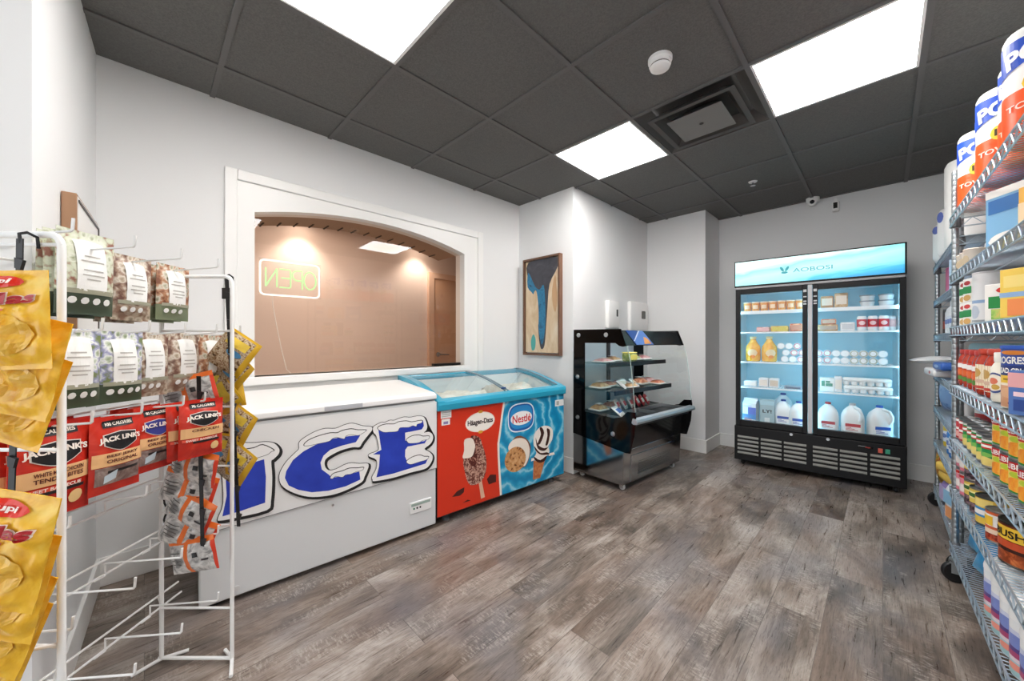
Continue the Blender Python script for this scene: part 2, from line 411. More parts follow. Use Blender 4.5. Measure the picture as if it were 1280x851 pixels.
for k, y in enumerate((1.12, 2.45)):
    dl = thing('recessed_downlight', ['round downlight left of the office ceiling behind the service window', 'round downlight above the office door behind the service window'][k], 'light', (-4.02, y, 2.38))
    B().lathe([(0.055, 0.0), (0.075, -0.004), (0.075, 0.0)], WHITE, 24).build('trim_ring', dl)
    B().lathe([(0.001, -0.002), (0.054, -0.002)], M('fff4e8', 0.5, emit=14.0), 24, cap=False).build('lens', dl)
    ld = bpy.data.lights.new('downlight_beam', 'SPOT'); ld.energy = DOWNLIGHT; ld.spot_size = 1.9; ld.spot_blend = 0.7; ld.color = (1, 0.95, 0.90); ld.shadow_soft_size = 0.04
    lo = bpy.data.objects.new('beam', ld); COL.objects.link(lo); lo.parent = dl; lo.location = (0, 0, -0.02)
la = bpy.data.lights.new('office_fixture', 'AREA'); la.shape = 'RECTANGLE'; la.size = 0.6; la.size_y = 0.6; la.energy = 22; la.color = (1, 0.93, 0.86)
# a flat office panel further along the ceiling, out of the window's sight line
lo = thing('office_ceiling_panel', 'flat office ceiling light panel seen through the service window', 'light', (-3.3, 1.2, 2.375))
B().box(-0.3, 0.3, -0.3, 0.3, -0.006, 0.0, M('fff2e6', 0.5, emit=5.5)).build('diffuser', lo)
B().box(-0.32, 0.32, -0.32, 0.32, -0.003, 0.004, WHITE).build('frame', lo)
# baseboards
def bb(name, pts):
    b = B()
    for (p, q) in zip(pts, pts[1:]):
        p, q = Vector(p), Vector(q); d = (q-p).normalized(); n = Vector((d.y, -d.x))
        P = [(p.x, p.y), (q.x, q.y), (q.x+n.x*0.014, q.y+n.y*0.014), (p.x+n.x*0.014, p.y+n.y*0.014)]
        b.prism(P, 0.0, 0.135, TRIM, 'z')
    return struct(b.build(name, bevel=0.003))
bb('baseboard_back', [(-1.299, 4.589), (0.8, 4.589)])
bb('baseboard_column', [(-2.58, 2.675), (-1.909, 2.675)]); bb('baseboard_column_side', [(-1.923, 2.675), (-1.923, 4.125)])
bb('baseboard_recess', [(-1.923, 4.125), (-1.285, 4.125)]); bb('baseboard_recess_side', [(-1.299, 4.125), (-1.299, 4.589)])
bb('baseboard_left', [(LX(-0.162), -0.162), (LX(2.675), 2.675)])
bb('baseboard_rear', [(-1.564, RY(-1.564)), (-2.62, RY(-2.62))]); bb('baseboard_entry', [(-1.578, -2.4), (-1.578, RY(-1.578))])
# ------------------------------------------------------------------ ceiling fixtures
t = NT('panel_diffuser', 0.5); cc = t.coord('Object'); gr = t.node('ShaderNodeTexGradient', _gradient_type='SPHERICAL')
mp = t.n.new('ShaderNodeMapping'); mp.inputs['Scale'].default_value = (2.6, 2.6, 2.6); t.link(cc, mp.inputs['Vector']); t.link(mp.outputs[0], gr.inputs['Vector'])
t.link(t.ramp(gr.outputs['Fac'], [(0.0, 'f7fbff'), (0.75, 'fff4ea')]), t.b.inputs['Emission Color']); t.b.inputs['Emission Strength'].default_value = PANEL_LIGHT
PANEL = t.mt
names = ['square ceiling light panel above the ice chest, cut by the top of the photo', 'square ceiling light panel between the vent and the paper towels', 'square ceiling light panel between the smoke detector and the column', 'square ceiling light panel overhead near the entrance']
for k, (i, j) in enumerate(LIGHTS):
    x, y = GX(i)+0.305, GY(j)+0.305
    p = thing('ceiling_light_panel', names[k], 'light', (x, y, H), 0, None)
    B().box(-0.283, 0.283, -0.283, 0.283, -0.004, 0.004, PANEL).build('diffuser', p)
    b = B(); w = 0.297; q = 0.283
    b.box(-w, w, -w, -q, -0.008, 0.02, WHITE); b.box(-w, w, q, w, -0.008, 0.02, WHITE); b.box(-w, -q, -q, q, -0.008, 0.02, WHITE); b.box(q, w, -q, q, -0.008, 0.02, WHITE)
    b.build('frame', p)
# air diffuser
x, y = GX(DIFF[0])+0.305, GY(DIFF[1])+0.305
DG = M('7d7b79', 0.5); DK = M('383735', 0.7)
p = thing('ceiling_air_vent', 'dark grey square ceiling air diffuser between two light panels', 'vent', (x, y, H))
b = B(); w = 0.297
b.poly([(-w, -w, 0.06), (w, -w, 0.06), (w, w, 0.06), (-w, w, 0.06)][::-1], DK); b.build('plenum', p)
def louvre(b, w0, z0, w1, z1, m):
    A = [(-w0, -w0, z0), (w0, -w0, z0), (w0, w0, z0), (-w0, w0, z0)]; C = [(-w1, -w1, z1), (w1, -w1, z1), (w1, w1, z1), (-w1, w1, z1)]
    for i in range(4):
        j = (i+1) % 4; b.poly([A[i], C[i], C[j], A[j]], m); b.poly([A[j], C[j], C[i], A[i]], m)
b = B(); louvre(b, 0.295, -0.006, 0.225, 0.055, DG); louvre(b, 0.295, -0.006, 0.295, 0.02, DG); b.build('flange', p)
b = B(); louvre(b, 0.235, -0.028, 0.165, 0.03, DG); louvre(b, 0.235, -0.028, 0.205, -0.027, DG); b.build('louvre', p)
b = B(); louvre(b, 0.150, -0.034, 0.09, 0.02, DG); b.poly([(-0.15, -0.15, -0.034), (0.15, -0.15, -0.034), (0.15, 0.15, -0.034), (-0.15, 0.15, -0.034)][::-1], DG); b.lathe([(0.012, -0.036), (0.012, -0.034)], DK, 12); b.build('core_plate', p)
# smoke detector, sprinkler, cameras
p = thing('smoke_detector', 'round white smoke detector on the dark ceiling', 'smoke detector', (-0.756, 1.758, H))
B().lathe([(0.055, 0.0), (0.055, -0.014), (0.05, -0.018), (0.048, -0.019)], WHITE, 32).build('base', p)
B().lathe([(0.05, -0.018), (0.05, -0.032), (0.044, -0.034), (0.044, -0.037), (0.047, -0.039), (0.044, -0.046), (0.03, -0.052), (0.001, -0.053)], WHITE, 32).build('cover', p)
B().lathe([(0.0455, -0.0335), (0.0455, -0.0375)], M('55504c', 0.6), 32, cap=False).build('vent_slot', p)
p = thing('sprinkler_head', 'small white sprinkler head in the ceiling near the back wall', 'sprinkler', (-0.782, 3.679, H))
B().lathe([(0.034, 0.0), (0.030, -0.006), (0.012, -0.008)], WHITE, 20).build('escutcheon', p)
b = B(); b.lathe([(0.008, -0.006), (0.008, -0.03)], STEEL, 10); b.lathe([(0.02, -0.032), (0.02, -0.035)], STEEL, 16); b.build('deflector', p)
p = thing('security_camera', 'white dome security camera where ceiling meets back wall', 'camera', (-0.47, 4.51, H))
B().lathe([(0.052, 0.0), (0.052, -0.03), (0.046, -0.045)], WHITE, 24).build('housing', p)
o = B().lathe([(0.034, -0.028), (0.034, 0.012), (0.022, 0.016)], M('eeeeec', 0.4), 20).build('eyeball', p, (0, -0.03, -0.048)); o.rotation_euler = (pi/2, 0, 0)
o = B().lathe([(0.018, 0.0), (0.018, 0.012), (0.001, 0.014)], BLACK, 18).build('lens', p, (0, -0.041, -0.048)); o.rotation_euler = (pi/2, 0, 0)
p = thing('motion_sensor', 'white wall-mounted sensor with dark window, right of the dome camera', 'sensor', (-0.31, 4.589, 2.37))
B().rbox(-0.026, 0.026, -0.045, 0.0, 0.0, 0.10, WHITE, 0.012).build('housing', p)
B().box(-0.015, 0.015, -0.047, -0.04, 0.028, 0.082, M('2a2725', 0.25)).build('window', p)
B().lathe([(0.012, -0.03), (0.012, 0.0)], WHITE, 12, axis='y').build('bracket', p, (0, 0, 0.115))
# white boxes on the column side wall
p = thing('access_keypad', 'white slim box with dark slot on the column wall above the display case', 'wall box', (-1.923, 3.20, 1.29), pi/2)
B().rbox(0.0, 0.21, -0.045, 0.0, 0.0, 0.275, WHITE, 0.012).build('case', p)
B().rbox(0.145, 0.175, -0.048, -0.043, 0.12, 0.19, M('2c2b2a', 0.3), 0.004).build('slot', p)
p = thing('towel_dispenser', 'white square wall dispenser with grey window beside the recess corner', 'dispenser', (-1.923, 3.64, 1.27), pi/2)
B().rbox(0.0, 0.42, -0.045, 0.0, 0.0, 0.32, WHITE, 0.02).build('case', p)
B().rbox(0.25, 0.33, -0.049, -0.043, 0.14, 0.225, M('5a5957', 0.25), 0.008).build('window', p)
# abstract painting
p = thing('framed_painting', 'framed abstract painting in navy, cream and teal on the column wall', 'picture', (-2.265, 2.675, 1.03))
CREAM = spotty('cream_canvas', [(0.3, 'c9ab86'), (0.5, 'dcc6a6'), (0.7, 'e9dcc8')], 6, 0.7, 5, 1.2, sc=(1, 1, 0.45))
NAVY = spotty('navy_paint', [(0.3, '39393f'), (0.55, '46464e'), (0.75, '54545c')], 7, 0.6, 4, 1.0)
BLUE = spotty('blue_paint', [(0.35, '1d5a7c'), (0.55, '2f7fa6'), (0.7, '21405a')], 9, 0.6, 4, 1.5)
WDF = spotty('frame_walnut', [(0.35, '5f4232'), (0.65, '7d5a45')], 20, 0.45, 4, 0.5, sc=(4, 4, 0.4))
b = B(); f0, f1, h0, h1 = -0.226, 0.226, 0.0, 0.925; tt = 0.018
for q in ((f0, f0+tt, h0, h1), (f1-tt, f1, h0, h1), (f0+tt, f1-tt, h0, h0+tt), (f0+tt, f1-tt, h1-tt, h1)): b.box(q[0], q[1], -0.045, 0.0, q[2], q[3], WDF)
b.build('frame', p)
b = B(); b.box(f0+0.026, f1-0.026, -0.03, -0.002, h0+0.026, h1-0.026, CREAM); ys_ = -0.0306
shape(b, smooth_poly([(-0.165, 0.895), (0.195, 0.895), (0.19, 0.80), (0.10, 0.66), (0.075, 0.45), (0.06, 0.28), (0.04, 0.10), (0.0, 0.06), (-0.03, 0.16), (-0.05, 0.40), (-0.08, 0.58), (-0.16, 0.72)], 3), NAVY, ys_)
shape(b, smooth_poly([(-0.165, 0.80), (-0.08, 0.66), (-0.02, 0.62), (0.03, 0.66), (0.05, 0.45), (0.045, 0.25), (0.01, 0.10), (-0.03, 0.22), (-0.05, 0.45), (-0.10, 0.58), (-0.175, 0.66)], 3), BLUE, ys_-0.0003)
shape(b, smooth_poly([(-0.07, 0.62), (-0.04, 0.50), (-0.035, 0.30), (-0.08, 0.20), (-0.13, 0.30), (-0.12, 0.52)], 3), CREAM, ys_-0.0006)
shape(b, smooth_poly([(-0.13, 0.14), (-0.10, 0.20), (-0.07, 0.15), (-0.08, 0.06), (-0.12, 0.05)], 3), M('4fa9a4', 0.6), ys_-0.0009)
shape(b, smooth_poly([(0.13, 0.60), (0.16, 0.73), (0.175, 0.70), (0.185, 0.52), (0.17, 0.40), (0.14, 0.46)], 3), M('caa27a', 0.6), ys_-0.0009)
b.build('canvas', p)
# canvas hung on the rear wall, seen nearly edge-on
p = thing('wall_canvas', 'brown-sided canvas seen edge-on on the wall behind the snack rack', 'picture', (-1.894, RY(-1.894), 1.06), pi-0.045)
BRN = M('a07a5c', 0.6)
b = B(); b.box(0.0, 0.455, -0.036, -0.002, 0.0, 0.60, BRN); b.build('stretcher', p, bevel=0.002)
B().box(0.008, 0.447, -0.0375, -0.034, 0.008, 0.592, M('ecebe8', 0.6)).build('canvas_face', p)
b = B()
for q in ((0.012, 0.443, 0.574, 0.582), (0.012, 0.443, 0.018, 0.026), (0.435, 0.443, 0.026, 0.574)): b.box(q[0], q[1], -0.041, -0.034, q[2], q[3], M('4a4643', 0.5))
b.build('edge_strip', p)
# neon OPEN sign hung inside the glass (reads from the other room)
p = thing('neon_open_sign', 'rectangular neon OPEN sign in the service window, seen from behind', 'sign', (LX(0.67)-0.085, 0.672, 1.456), pi/2-LWA)
NW = M('ffffff', 0.4, emit=0.55, ecol='fdfdf8'); NG = M('b8f2b4', 0.4, emit=0.42, ecol='9aec9a')
b = B(); w, h, r = 0.168, 0.108, 0.025; c0 = h
pts = []
for (cx, cz, a0) in ((w-r, 2*h-r, 0), (-w+r, 2*h-r, pi/2), (-w+r, r, pi), (w-r, r, 1.5*pi)):
    for k in range(5): a = a0+k*pi/8; pts.append((cx+r*math.cos(a), 0, cz+r*math.sin(a)))
b.tube(pts, 0.0055, NW, 8, closed=True); b.build('border_tube', p)
b = B()
def stroke(pts): b.tube([(x, 0, z) for x, z in pts], 0.0048, NG, 8)
zt, zb, zm = 0.168, 0.052, 0.112     # mirrored as seen from this side:  N E P O
stroke([(-0.138, zt), (-0.138, zb)]); stroke([(-0.138, zb), (-0.078, zt)]); stroke([(-0.078, zt), (-0.078, zb)])
stroke([(-0.065, zt), (-0.008, zt), (-0.002, zt-0.01), (-0.002, zb+0.01), (-0.008, zb), (-0.065, zb)]); stroke([(-0.055, zm), (-0.002, zm)])
stroke([(0.065, zb-0.004), (0.065, zt), (0.03, zt), (0.014, zt-0.012), (0.008, zm+0.025), (0.014, zm+0.004), (0.03, zm-0.008), (0.065, zm-0.008)])
b.tube([(0.112+0.036*math.cos(a), 0, (zt+zb)/2+(zt-zb)/2*math.sin(a)) for a in (2*pi*k/24 for k in range(24))], 0.0048, NG, 8, closed=True)
b.build('letters', p)
B().box(-w-0.008, w+0.008, -0.012, -0.008, -0.008, 2*h+0.008, film('clear_acrylic', 'ffffff', 0.10, 0.05)).build('backing_plate', p)
B().tube([(-0.102, 0.0, 0.0), (-0.10, 0.0, -0.06), (-0.088, 0, -0.14), (-0.07, 0, -0.25), (-0.05, 0, -0.36), (-0.025, 0, -0.47), (0.0, 0.0, -0.499)], 0.003, WHITE, 6).build('cord', p)
# ------------------------------------------------------------------ white chest freezer with ICE banner
RZF = pi/2-0.0709
LAB = 0.0
FW = M('dcdfe1', 0.32); FLID = M('f4f5f5', 0.28); GASK = M('8c8f92', 0.6)
fz = thing('chest_freezer', 'white chest freezer with blue ICE letters on its front banner', 'freezer', (-2.049, 0.158, 0.0), RZF)
b = B(); b.box(0.005, 1.136, 0.0, 0.535, 0.026, 0.795, FW); b.build('body', fz, bevel=0.008)
B().box(0.012, 1.128, 0.008, 0.53, 0.795, 0.806, GASK).build('gasket', fz)
b = B(); L = 1.136
b.prism([(-0.012, 0.806), (-0.012, 0.836), (0.02, 0.846), (0.54, 0.882), (0.545, 0.806)], 0.0, L, FLID, 'x')
lid = b.build('lid', fz, bevel=0.006)
B().box(0.493, 0.682, -0.0145, -0.010, 0.811, 0.832, M('b9bcc3', 0.4)).build('handle', lid)
b = B(); b.box(0.959, 1.10, -0.006, 0.002, 0.138, 0.204, M('f3f4f4', 0.35)); cp = b.build('control_panel', fz, bevel=0.002)
b = B()
b.box(0.968, 1.092, -0.0075, -0.005, 0.181, 0.196, M('9fb3ac', 0.4))
for k in range(3): b.lathe([(0.0055, -0.0085), (0.0055, -0.005)], M(['2f7d5b', '1c1d1f', '1c1d1f'][k], 0.4), 12, c=(0.985+0.02*k, 0.166), axis='y')
b.build('control_buttons', cp)
B().lathe([(0.012, -0.004), (0.012, 0.001)], M('dcdddd', 0.4), 20, c=(0.135, 0.062), axis='y').build('drain_plug', fz)
B().lathe([(0.006, -0.004), (0.006, 0.001)], STEEL, 12, c=(0.535, 0.318), axis='y').build('lock', fz)
for x in (0.06, 1.07):
    for y in (0.06, 0.47): B().lathe([(0.022, 0.0), (0.022, 0.026)], M('222222', 0.6), 12, c=(x, y)).build('foot', fz)
# banner: a slightly loose printed sheet
BAN = M('eceded', 0.5)
def bz(x): return 0.345+0.033*(x/1.13)
b = B(); nx, nz = 60, 14; g = []
def by(x, z):
    k = (z-bz(x))/(0.79-bz(x)); return -0.0075-0.003*abs(math.sin(9*x+2*k))*k-0.003*math.sin(23*x+5*k)*max(0, k-0.75)
def btop(x): return 0.79-0.007*abs(math.sin(3.1*x/1.13*2))
for i in range(nx+1):
    x = 0.006+1.129*i/nx; g.append([b.vert((x, by(x, bz(x)+(btop(x)-bz(x))*j/nz), bz(x)+(btop(x)-bz(x))*j/nz)) for j in range(nz+1)])
for i in range(nx):
    for j in range(nz): b.face((g[i][j], g[i+1][j], g[i+1][j+1], g[i][j+1]), BAN, True)
ban = b.build('banner', fz)
b = B(); b.poly([(0.006, -0.0072, bz(0.006)-0.0035), (1.135, -0.0072, bz(1.135)-0.0035), (1.135, -0.0076, bz(1.135)), (0.006, -0.0076, bz(0.006))], M('8d8f91', 0.6)); b.build('banner_hem', ban)  # thin grey strip painted in as the shadow line below the banner
INK = M('161719', 0.5); IW_ = M('f5f5f5', 0.5)
t = NT('ice_blue', 0.45); t.base(t.ramp(t.noise(t.coord('Object'), 7, 3), [(0.3, '1c34a8'), (0.7, '2b47c4')])); IB = t.mt
Ew = [(0.738,0.685),(0.747,0.698),(0.785,0.711),(0.804,0.708),(0.834,0.716),(0.859,0.712),(0.884,0.718),(0.92,0.723),(0.957,0.716),(1.001,0.718),(1.04,0.71),(1.057,0.687),(1.068,0.649),(1.062,0.624),(1.046,0.612),(1.08,0.611),(1.103,0.592),(1.108,0.565),(1.091,0.536),(1.051,0.513),(1.08,0.49),(1.103,0.464),(1.103,0.435),(1.08,0.403),(1.046,0.39),(0.957,0.39),(0.854,0.385),(0.747,0.392),(0.736,0.404),(0.733,0.419),(0.757,0.46),(0.757,0.508),(0.717,0.535),(0.719,0.548),(0.757,0.555),(0.771,0.571),(0.757,0.64),(0.742,0.661)]
Eb = [(0.768,0.674),(0.8,0.653),(0.884,0.667),(0.968,0.664),(1.04,0.687),(1.046,0.653),(1.032,0.634),(0.925,0.631),(0.927,0.586),(0.957,0.566),(1.046,0.56),(1.068,0.569),(1.051,0.547),(0.941,0.547),(0.927,0.531),(0.925,0.492),(0.941,0.454),(1.034,0.449),(1.074,0.451),(1.057,0.422),(0.854,0.409),(0.757,0.411),(0.772,0.467),(0.777,0.534),(0.738,0.542),(0.785,0.559)]
Es1 = [(0.764,0.681),(0.78,0.693),(0.814,0.697),(0.859,0.691),(0.884,0.699),(0.931,0.698),(0.968,0.687),(1.029,0.688),(1.029,0.674),(1.001,0.67),(0.995,0.658),(0.973,0.666),(0.946,0.66),(0.894,0.666),(0.879,0.648),(0.834,0.651),(0.795,0.657)]
Es2 = [(0.936,0.591),(0.968,0.604),(1.012,0.602),(1.04,0.59),(1.08,0.585),(1.074,0.568),(1.034,0.567),(1.012,0.558),(0.957,0.564),(0.941,0.574)]
Es3 = [(0.934,0.46),(0.968,0.478),(1.018,0.481),(1.046,0.467),(1.077,0.459),(1.062,0.445),(1.023,0.443),(0.989,0.44),(0.957,0.44)]
Cw = [(0.378,0.666),(0.386,0.681),(0.419,0.701),(0.457,0.716),(0.496,0.722),(0.545,0.715),(0.586,0.726),(0.63,0.729),(0.683,0.707),(0.729,0.696),(0.733,0.676),(0.715,0.656),(0.683,0.62),(0.665,0.596),(0.63,0.602),(0.569,0.596),(0.52,0.579),(0.496,0.562),(0.495,0.532),(0.512,0.507),(0.545,0.504),(0.586,0.517),(0.621,0.52),(0.665,0.507),(0.706,0.5),(0.715,0.484),(0.706,0.458),(0.692,0.429),(0.678,0.405),(0.613,0.385),(0.545,0.376),(0.48,0.381),(0.419,0.397),(0.36,0.43),(0.314,0.471),(0.297,0.508),(0.3,0.547),(0.325,0.59),(0.36,0.624),(0.378,0.641)]
Cb = [(0.319,0.514),(0.325,0.546),(0.353,0.593),(0.397,0.625),(0.449,0.647),(0.528,0.665),(0.613,0.664),(0.67,0.659),(0.647,0.626),(0.578,0.621),(0.52,0.61),(0.488,0.586),(0.474,0.554),(0.48,0.518),(0.512,0.485),(0.528,0.464),(0.578,0.461),(0.665,0.465),(0.67,0.42),(0.595,0.403),(0.512,0.402),(0.434,0.415),(0.375,0.443),(0.335,0.474)]
Cs1 = [(0.4,0.656),(0.419,0.675),(0.465,0.689),(0.52,0.695),(0.553,0.69),(0.578,0.698),(0.621,0.7),(0.656,0.689),(0.701,0.681),(0.678,0.667),(0.656,0.661),(0.621,0.672),(0.595,0.667),(0.586,0.655),(0.549,0.67),(0.528,0.665),(0.512,0.655),(0.457,0.652),(0.419,0.65)]
Cs2 = [(0.52,0.466),(0.536,0.484),(0.578,0.487),(0.613,0.493),(0.656,0.485),(0.687,0.481),(0.678,0.469),(0.647,0.469),(0.621,0.462),(0.595,0.465),(0.578,0.456),(0.545,0.469),(0.532,0.46)]
Iw = [(0.064,0.69),(0.075,0.706),(0.11,0.709),(0.147,0.712),(0.203,0.703),(0.243,0.7),(0.276,0.687),(0.296,0.657),(0.293,0.633),(0.273,0.613),(0.264,0.603),(0.268,0.531),(0.263,0.421),(0.246,0.382),(0.128,0.383),(0.075,0.388),(0.069,0.401),(0.087,0.463),(0.081,0.598),(0.061,0.654)]
Ib = [(0.093,0.621),(0.178,0.612),(0.236,0.621),(0.243,0.537),(0.24,0.419),(0.147,0.408),(0.084,0.404),(0.099,0.489)]
Is1 = [(0.075,0.666),(0.11,0.681),(0.147,0.681),(0.197,0.68),(0.23,0.688),(0.273,0.657),(0.263,0.651),(0.243,0.639),(0.184,0.632),(0.122,0.633)]
y0 = -0.0122
for nm, Wp, Bp, snow in (('letter', Iw, Ib, [Is1]), ('letter', Cw, Cb, [Cs1, Cs2]), ('letter', Ew, Eb, [Es1, Es2, Es3])):
    b = B(); Ws = smooth_poly(Wp, 3)
    shape(b, grow(Ws, 0.007, 0.006, -0.007), INK, y0); shape(b, grow(Ws, 0.003), INK, y0-0.0002); shape(b, Ws, IW_, y0-0.0005); shape(b, Bp, IB, y0-0.0009)
    for s_ in snow:
        s2 = smooth_poly(s_, 3); shape(b, grow(s2, 0.003, 0, 0.001), INK, y0-0.0012); shape(b, s2, IW_, y0-0.0015)
    b.build(nm, ban, flat=True)
# ------------------------------------------------------------------ ice cream freezer with curved glass top
ic = thing('ice_cream_freezer', 'blue rimmed ice cream freezer with sliding glass top and red and blue ice cream graphics', 'freezer', (-1.968, 1.297, 0.0), RZF)
L = 1.192; D = 0.58
RAIL = M('2aa3c4', 0.28, coat=0.4); RED = M('d9361c', 0.4); DARK = M('1d1f22', 0.5); INNER = M('e6edf2', 0.35)
t = NT('swirl_blue', 0.35); v = t.coord('Object', (1, 1, 1), loc=(-0.72, 0, -0.52)); wv = t.node('ShaderNodeTexWave', _wave_type='RINGS', _rings_direction='Y', Scale=3.2, Distortion=7.0, Detail=4.0, Detail_Scale=1.6)
t.link(v, wv.inputs['Vector']); n1 = t.noise(t.coord('Object'), 6, 3)
cc = t.ramp(wv.outputs['Fac'], [(0.0, '1488ba'), (0.55, '1f9fcd'), (0.86, '48b8dc'), (1.0, '9fdcef')]); t.base(t.mix(t.math('MULTIPLY', n1, 0.3), cc, '0f84b6')); SWIRL = t.mt
b = B(); wt = 0.05
b.box(0, L, 0.0, wt, 0.055, 0.735, DARK); b.box(0, L, D-wt, D, 0.055, 0.868, FW); b.box(0, wt, wt, D-wt, 0.055, 0.735, FW); b.box(L-wt, L, wt, D-wt, 0.055, 0.735, FW); b.box(wt, L-wt, wt, D-wt, 0.055, 0.40, INNER)
body = b.build('body', ic, bevel=0.004)
# liner walls
b = B(); b.box(wt-0.004, wt, wt, D-wt, 0.4, 0.735, INNER); b.box(L-wt, L-wt+0.004, wt, D-wt, 0.4, 0.735, INNER); b.box(wt, L-wt, wt-0.004, wt, 0.4, 0.735, INNER); b.box(wt, L-wt, D-wt-0.004, D-wt, 0.4, 0.868, INNER); b.build('liner', ic)
div = [(0.542, 0.732), (0.521, 0.629), (0.502, 0.509), (0.487, 0.437), (0.49, 0.342), (0.499, 0.218), (0.511, 0.062)]
b = B(); y = -0.002
shape(b, [(0.002, 0.062), (0.002, 0.732)]+div, RED, y); shape(b, div[::-1]+[(L-0.002, 0.732), (L-0.002, 0.062)], SWIRL, y)
b2 = b.build('front_graphic', ic, flat=True)
b = B(); shape(b, [(x-0.006, z) for x, z in div]+[(x+0.012, z) for x, z in div[::-1]], M('f3ece2', 0.4), y-0.0004); b.build('divider_line', b2, flat=True)
CRM = M('f3e9dc', 0.5); CHO = spotty('nut_chocolate', [(0.46, '54211b'), (0.54, '6b3128'), (0.58, 'b58a78')], 55, 0.45, 2, 0.0); CHD = M('4a1d1a', 0.4)
b = B(); e = y-0.0006
shape(b, ell(0.334, 0.614, 0.124, 0.068), CRM, e); shape(b, ell(0.334, 0.614, 0.116, 0.061), M('fbf6ee', 0.4), e-0.0002); shape(b, ell(0.334, 0.683, 0.02, 0.01), M('d9a23a', 0.4), e-0.0003); shape(b, ell(0.334, 0.545, 0.02, 0.01), M('d9a23a', 0.4), e-0.0003)
text(b, 'Häagen-Dazs', 0.334, 0.612, 0.212, 0.046, M('2a1719', 0.4), eps=-e+0.0006, bold=0.035); b.build('brand_oval', b2, flat=True)
b = B()
choc = [(0.253,0.528),(0.283,0.529),(0.327,0.506),(0.349,0.453),(0.377,0.375),(0.385,0.3),(0.366,0.232),(0.327,0.201),(0.272,0.196),(0.235,0.219),(0.209,0.287),(0.194,0.397),(0.23,0.39),(0.26,0.394),(0.275,0.422),(0.281,0.456),(0.278,0.475),(0.262,0.506)]
bite = [(0.203,0.514),(0.262,0.514),(0.285,0.475),(0.288,0.456),(0.28,0.422),(0.262,0.392),(0.225,0.388),(0.188,0.398),(0.2,0.445)]
shape(b, [(0.316, 0.215), (0.343, 0.215), (0.371, 0.089), (0.338, 0.087)], M('e2b69b', 0.5), e)
shape(b, smooth_poly(choc, 3), CHO, e-0.0003); shape(b, smooth_poly(choc[2:12]+[(0.30, 0.30), (0.305, 0.42)], 2), spotty('nut_highlight', [(0.45, '6d3a31'), (0.56, 'd9b3a0'), (0.62, '8d5446')], 48, 0.4, 2), e-0.0005); shape(b, smooth_poly(bite, 3), CRM, e-0.0008)
b.build('ice_cream_bar_print', b2, flat=True)
b = B()
for q in ([(0.388,0.208),(0.417,0.233),(0.469,0.221),(0.469,0.169),(0.405,0.167)], [(0.108,0.162),(0.147,0.19),(0.203,0.201),(0.198,0.168),(0.167,0.154)], [(0.188,0.101),(0.23,0.111),(0.253,0.098)]): shape(b, q, CHD, e)
b.build('chocolate_chunk_print', b2, flat=True)
b = B()
NB = M('1d5fae', 0.4)
shape(b, sup(0.712, 0.594, 0.134, 0.108), M('eaf4fa', 0.4), e)
shape(b, sup(0.712, 0.594, 0.125, 0.099), NB, e-0.0002)
shape(b, sup(0.712, 0.597, 0.112, 0.086), M('2d8fd0', 0.4), e-0.0003)
shape(b, ell(0.713, 0.588, 0.108, 0.052), M('f7f7f7', 0.4), e-0.0005)
text(b, 'Nestlé', 0.715, 0.585, 0.185, 0.058, M('d32a35', 0.4), eps=-e+0.0008, bold=0.02); b.build('brand_badge', b2, flat=True)
b = B(); CK = spotty('cookie', [(0.36, '6b3d22'), (0.42, 'c58a52'), (0.7, 'dcae7c')], 34, 0.6, 2)
shape(b, smooth_poly([(0.644,0.452),(0.702,0.456),(0.77,0.417),(0.808,0.353),(0.79,0.262),(0.745,0.215),(0.70,0.24),(0.62,0.40)], 3), M('7b4a2c', 0.5), e)
shape(b, smooth_poly([(0.583,0.4),(0.624,0.436),(0.676,0.443),(0.729,0.432),(0.77,0.403),(0.798,0.338),(0.785,0.27),(0.745,0.22),(0.70,0.25),(0.60,0.35)], 3), CRM, e-0.0003)
shape(b, ell(0.652, 0.29, 0.105, 0.092, rot=-0.25), CK, e-0.0006); b.build('cookie_sandwich_print', b2, flat=True)
b = B(); SW = M('f6efe6', 0.45); DS = M('3d1f18', 0.4)
shape(b, [(0.839,0.24),(0.963,0.215),(0.911,0.09),(0.832,0.094)], spotty('wafer_cone', [(0.4, 'b9693b'), (0.6, 'd08a57')], 30, 0.5, 2), e)
shape(b, smooth_poly([(0.846,0.442),(0.911,0.489),(1.001,0.485),(1.055,0.44),(1.048,0.366),(1.001,0.322),(1.017,0.276),(0.97,0.233),(0.926,0.211),(0.868,0.229),(0.839,0.26),(0.868,0.295),(0.839,0.362)], 3), SW, e-0.0003)
for q in ([(0.926,0.486),(0.955,0.435),(0.911,0.359),(0.882,0.365),(0.918,0.43),(0.904,0.479)], [(0.985,0.467),(1.024,0.44),(1.001,0.343),(0.97,0.338),(0.993,0.408)], [(0.846,0.351),(0.911,0.287),(0.985,0.277),(1.017,0.255),(0.926,0.268),(0.868,0.306)], [(0.846,0.269),(0.911,0.23),(0.985,0.251),(0.963,0.214),(0.904,0.211),(0.853,0.242)], [(0.861,0.415),(0.889,0.353),(0.955,0.315),(1.001,0.316),(0.955,0.294),(0.882,0.328)]): shape(b, smooth_poly(q, 3), DS, e-0.0006)
shape(b, [(1.001,0.264),(1.071,0.26),(1.079,0.241),(1.009,0.241)], SW, e); shape(b, [(0.815,0.262),(0.85,0.264),(0.846,0.242),(0.812,0.24)], SW, e); b.build('cone_print', b2, flat=True)
b = B(); PW_ = M('f1f1ef', 0.5)
for q in ((0.026, 0.103, 0.676, 0.724), (0.031, 0.093, 0.632, 0.671), (1.083, 1.190, 0.630, 0.682)): shape(b, [(q[0], q[2]), (q[1], q[2]), (q[1], q[3]), (q[0], q[3])], PW_, e)
